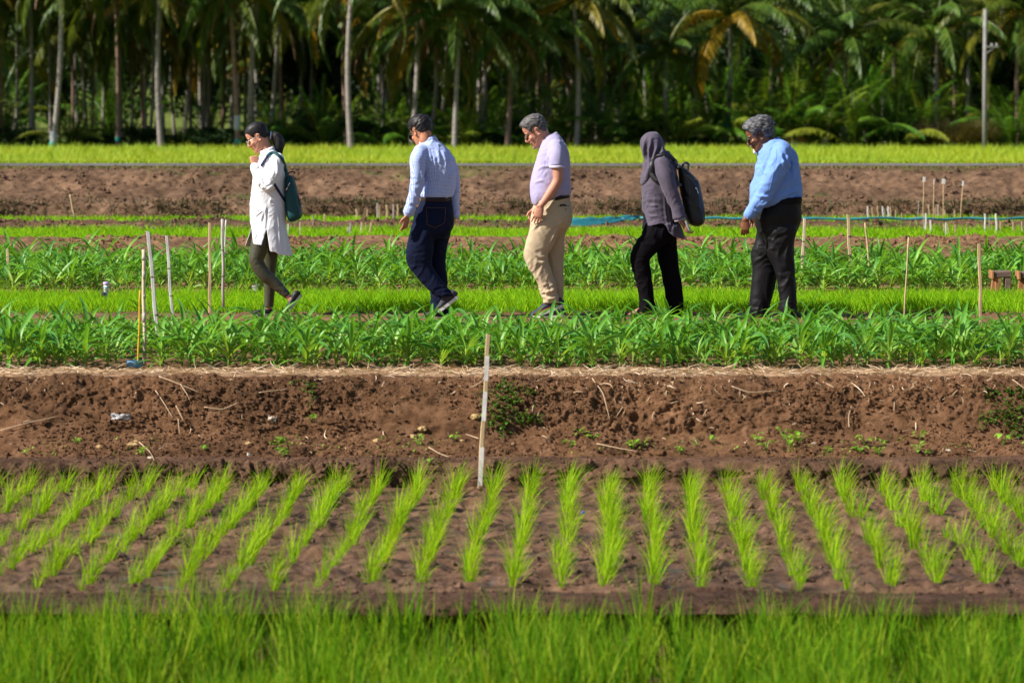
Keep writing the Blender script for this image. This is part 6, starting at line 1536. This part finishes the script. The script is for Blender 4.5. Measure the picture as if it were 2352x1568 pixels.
g = bag(f, "large black backpack with a top handle worn by the woman in the grey headscarf",
        [(330, 462, 492, .09), (345, 462, 520, .12), (385, 464, 565, .145), (430, 468, 606, .15), (500, 476, 636, .155), (600, 494, 658, .155), (700, 512, 674, .155), (755, 530, 673, .15), (785, 552, 660, .13), (803, 590, 632, .08)], 3, M_bb,
        folds(.004, 8, 8, 4, 41, .5, creases(f, [(520, 520, 90, 110, 60, .006), (600, 650, 90, 110, 60, .006)])))
g.strap([(472, 345), (430, 290), (385, 256), (345, 246), (308, 250), (276, 275), (256, 320), (252, 370), (268, 415), (302, 448)], .046, .007, M_bb, "shoulder_strap", lift=.014)
P = resample([g.p(488, 352, 0), g.p(502, 315, 0), g.p(520, 300, 0), g.p(543, 312, 0), g.p(540, 345, 0), g.p(534, 378, 0)], 22); g.part("handle", Geo().add(*etube(P, .010, .022)).mesh(), M_bb)
g.part("front_pocket", fuse([g.stack([(434, 560, 606, .12), (450, 548, 626, .13), (560, 560, 652, .135), (660, 585, 672, .13), (720, 600, 678, .12)], sup=3)], .007, 2, folds(.003, 8, 8, 5, 43, .5)), M_bb)
g.surface([o for o in g.root.children if o.name.startswith(("sack", "front_pocket"))])
M_seam = simple("dull_grey_piping", (.10, .09, .11), .5)
g.strap([(500, 360), (535, 430), (552, 500), (552, 570)], .004, .003, M_seam, "piping", lift=.003)
g.strap([(505, 575), (530, 582), (560, 584)], .004, .003, M_seam, "piping", lift=.003)
g.strap([(602, 500), (612, 520), (618, 545)], .006, .003, M_metal, "zip_pull", lift=.004)

# ================================================================== 5: man in the light blue shirt
f = Fig(2900, 430, 1.8025, 29.75, "heavy man with wavy grey hair and white goatee in a light blue shirt, walking last")
f.start(370)
f.set_head(246, 206, 0.0, 22, 0, 1.01)
tor = [(228, 330, 418, .075), (258, 285, 445, .12), (300, 250, 495, .165), (350, 236, 522, .19), (420, 222, 534, .195), (500, 205, 546, .2), (570, 186, 553, .2), (620, 178, 556, .2), (655, 178, 552, .195), (690, 182, 470, .18), (720, 200, 330, .15)]
slA = [(415, 305, .080, -.17), (395, 390, .090, -.20), (352, 480, .085, -.215), (308, 575, .080, -.215), (265, 655, .072, -.21), (215, 715, .060, -.205), (172, 775, .046, -.20)]
slB = [(390, 310, .07, .17), (360, 420, .075, .21), (310, 540, .07, .22), (260, 650, .06, .22), (215, 740, .045, .2)]
pel = [(640, 300, 548, .185), (690, 288, 546, .19), (740, 232, 552, .195), (800, 217, 553, .195), (850, 224, 538, .185), (905, 240, 512, .165), (965, 270, 470, .10)]
legN = [(880, 270, 520, .115, -.085), (950, 285, 503, .11, -.085), (1050, 300, 501, .10, -.085), (1140, 345, 503, .095, -.085), (1220, 372, 506, .09, -.085), (1300, 384, 511, .088, -.085), (1400, 392, 516, .088, -.085), (1460, 388, 519, .09, -.085), (1515, 420, 520, .088, -.085)]
legF = [(880, 230, 420, .115, .085), (960, 218, 395, .108, .085), (1030, 190, 380, .10, .085), (1080, 186, 372, .095, .085), (1140, 196, 372, .092, .085), (1230, 190, 368, .09, .085), (1320, 184, 348, .088, .085), (1400, 178, 325, .088, .085), (1450, 178, 316, .09, .085), (1512, 200, 300, .088, .085)]
body = f.head_parts(f.p(325, 262, 0), .066) + [f.stack(tor[:-1], inset=.02), f.stack(pel, inset=.028), f.stack(lt(legN), inset=.026), f.stack(lt(legF), inset=.026), f.limb(slA[1:], .024), f.limb(slB[1:], .02), f.limb([(172, 775, .030, -.2), (150, 805, .027, -.2)])]
body += f.hand(f.p(150, 806, -.20), (-.06, .03, -1), (-.9, .2, 0), (0, 1, 0), .96, .35, .3, .06) + f.hand(f.p(212, 750, .2), (-.1, 0, -1), (-1, 0, 0), (0, -1, 0), .95, .3)
f.part("body", fuse(body, .005, 3), S_brown)
M_lb = cloth("light_blue_cotton", (.17, .31, .73), .7, .04, .1, .6)
cr = creases(f, [(440, 400, 90, 68, 26, .008), (250, 420, 60, 40, 36, .006), (290, 620, 90, 35, 44, .008), (215, 560, 60, 30, 34, .005), (240, 710, 60, 60, 24, .007), (480, 600, 80, 20, 50, .006), (330, 380, 60, 80, 40, .005)])
sh = f.part("shirt", fuse([f.stack(tor), f.limb(slA), f.limb(slB)], .008, 3, folds(.011, 6, 6, 4.5, 51, .8, both(cr, pleats(f, ([(448, 300), (468, 350), (478, 420), (482, 500), (474, 548)], [(412, 300), (438, 360), (446, 430), (436, 480)], [(385, 320), (400, 380), (402, 440)], [(250, 620), (290, 640), (320, 660)], [(240, 700), (268, 690), (300, 650)], [(270, 400), (262, 450), (285, 480)], [(205, 620), (240, 636), (300, 632)], [(190, 730), (225, 742), (262, 736)], [(500, 590), (460, 612), (400, 640)]), .012, .013)))), M_lb)
f.part("cuff", fuse([f.limb([(196, 742, .054, -.203), (166, 786, .046, -.20)], round_=False)], .006, 2), M_lb, sh)
collar(f, f.p(328, 262, 0), .088, .082, .052, -26, M_lb, sh, .40)
f.surface([sh]); M_seamb = cloth("pale_blue_seam", (.16, .29, .72), .8)
f.strap([(372, 300), (366, 380), (350, 470), (330, 560), (312, 620)], .004, .0015, M_seamb, "seam", sh, lift=.001)
tr = f.part("trousers", fuse([f.stack(pel), f.stack(lt(legN)), f.stack(lt(legF))], .008, 3, folds(.010, 6, 6, 3.5, 61, .7, creases(f, [(240, 1030, 70, 15, 30, .006), (420, 1180, 60, 15, 40, .006), (350, 960, 90, 60, 60, .006), (450, 1430, 60, 5, 34, .006), (230, 1440, 60, 5, 34, .005)]))), cloth("black_wool_trousers", (.005, .0045, .007), .6, .12, 0, .6, .25))
f.part("belt", fuse([f.stack([(642, 470, 553, .192), (668, 330, 553, .196), (692, 292, 552, .198)])], .006, 1), simple("black_belt", (.008, .008, .010), .8, spec=.15))
f.shoe((270, 1540), (46, 1530), .085, M_leather, M_blacksole, .050, .080, .020, low=True)
f.shoe((540, 1552), (330, 1552), -.085, M_leather, M_blacksole, .050, .075, .020)
lin = [(-.12, -.062), (-.06, -.06), (-.035, -.03), (-.018, .03), (.01, .034), (.022, .008), (.030, -.022), (.038, -.004), (.048, .032), (.062, .056), (.08, .072), (.1, .086)]
f.hair(hairline(lin, lambda V: .018 + .022 * np.clip(V[:, 2] / .11, 0, 1) + .030 * np.clip((-V[:, 0] - .02) / .08, 0, 1) * np.clip((V[:, 2] + .08) / .05, 0, 1), .006, sharp=.024, strand=(22, 14, 42)),
       hairmat("wavy_grey_hair", (.018, .018, .023), (.22, .215, .235), (20, 60, 75), (.38, .72), .55), 5, wisps=900)
f.glasses(M_lens, M_frame, True, .027, .020); face_extras(f, K_grey)
f.part("goatee", fuse([f.Hpart(ball((.078, 0, -.112), (.022, .026, .024))), f.Hpart(ball((.080, 0, -.096), (.014, .022, .014)))], .004, 1, lambda V, N: .0025 * noise(V[:, 0] * 90, V[:, 1] * 90, V[:, 2] * 90)), K_white)
f.part("moustache", Geo().add(*f.Hpart(ball((.094, 0, -.050), (.010, .026, .007)))).mesh(), K_white)
f.part("ring", Geo().add(*tube([f.p(139, 838, -.222), f.p(141, 838, -.212), f.p(143, 838, -.222)], .003, 6)).mesh(), M_metal)
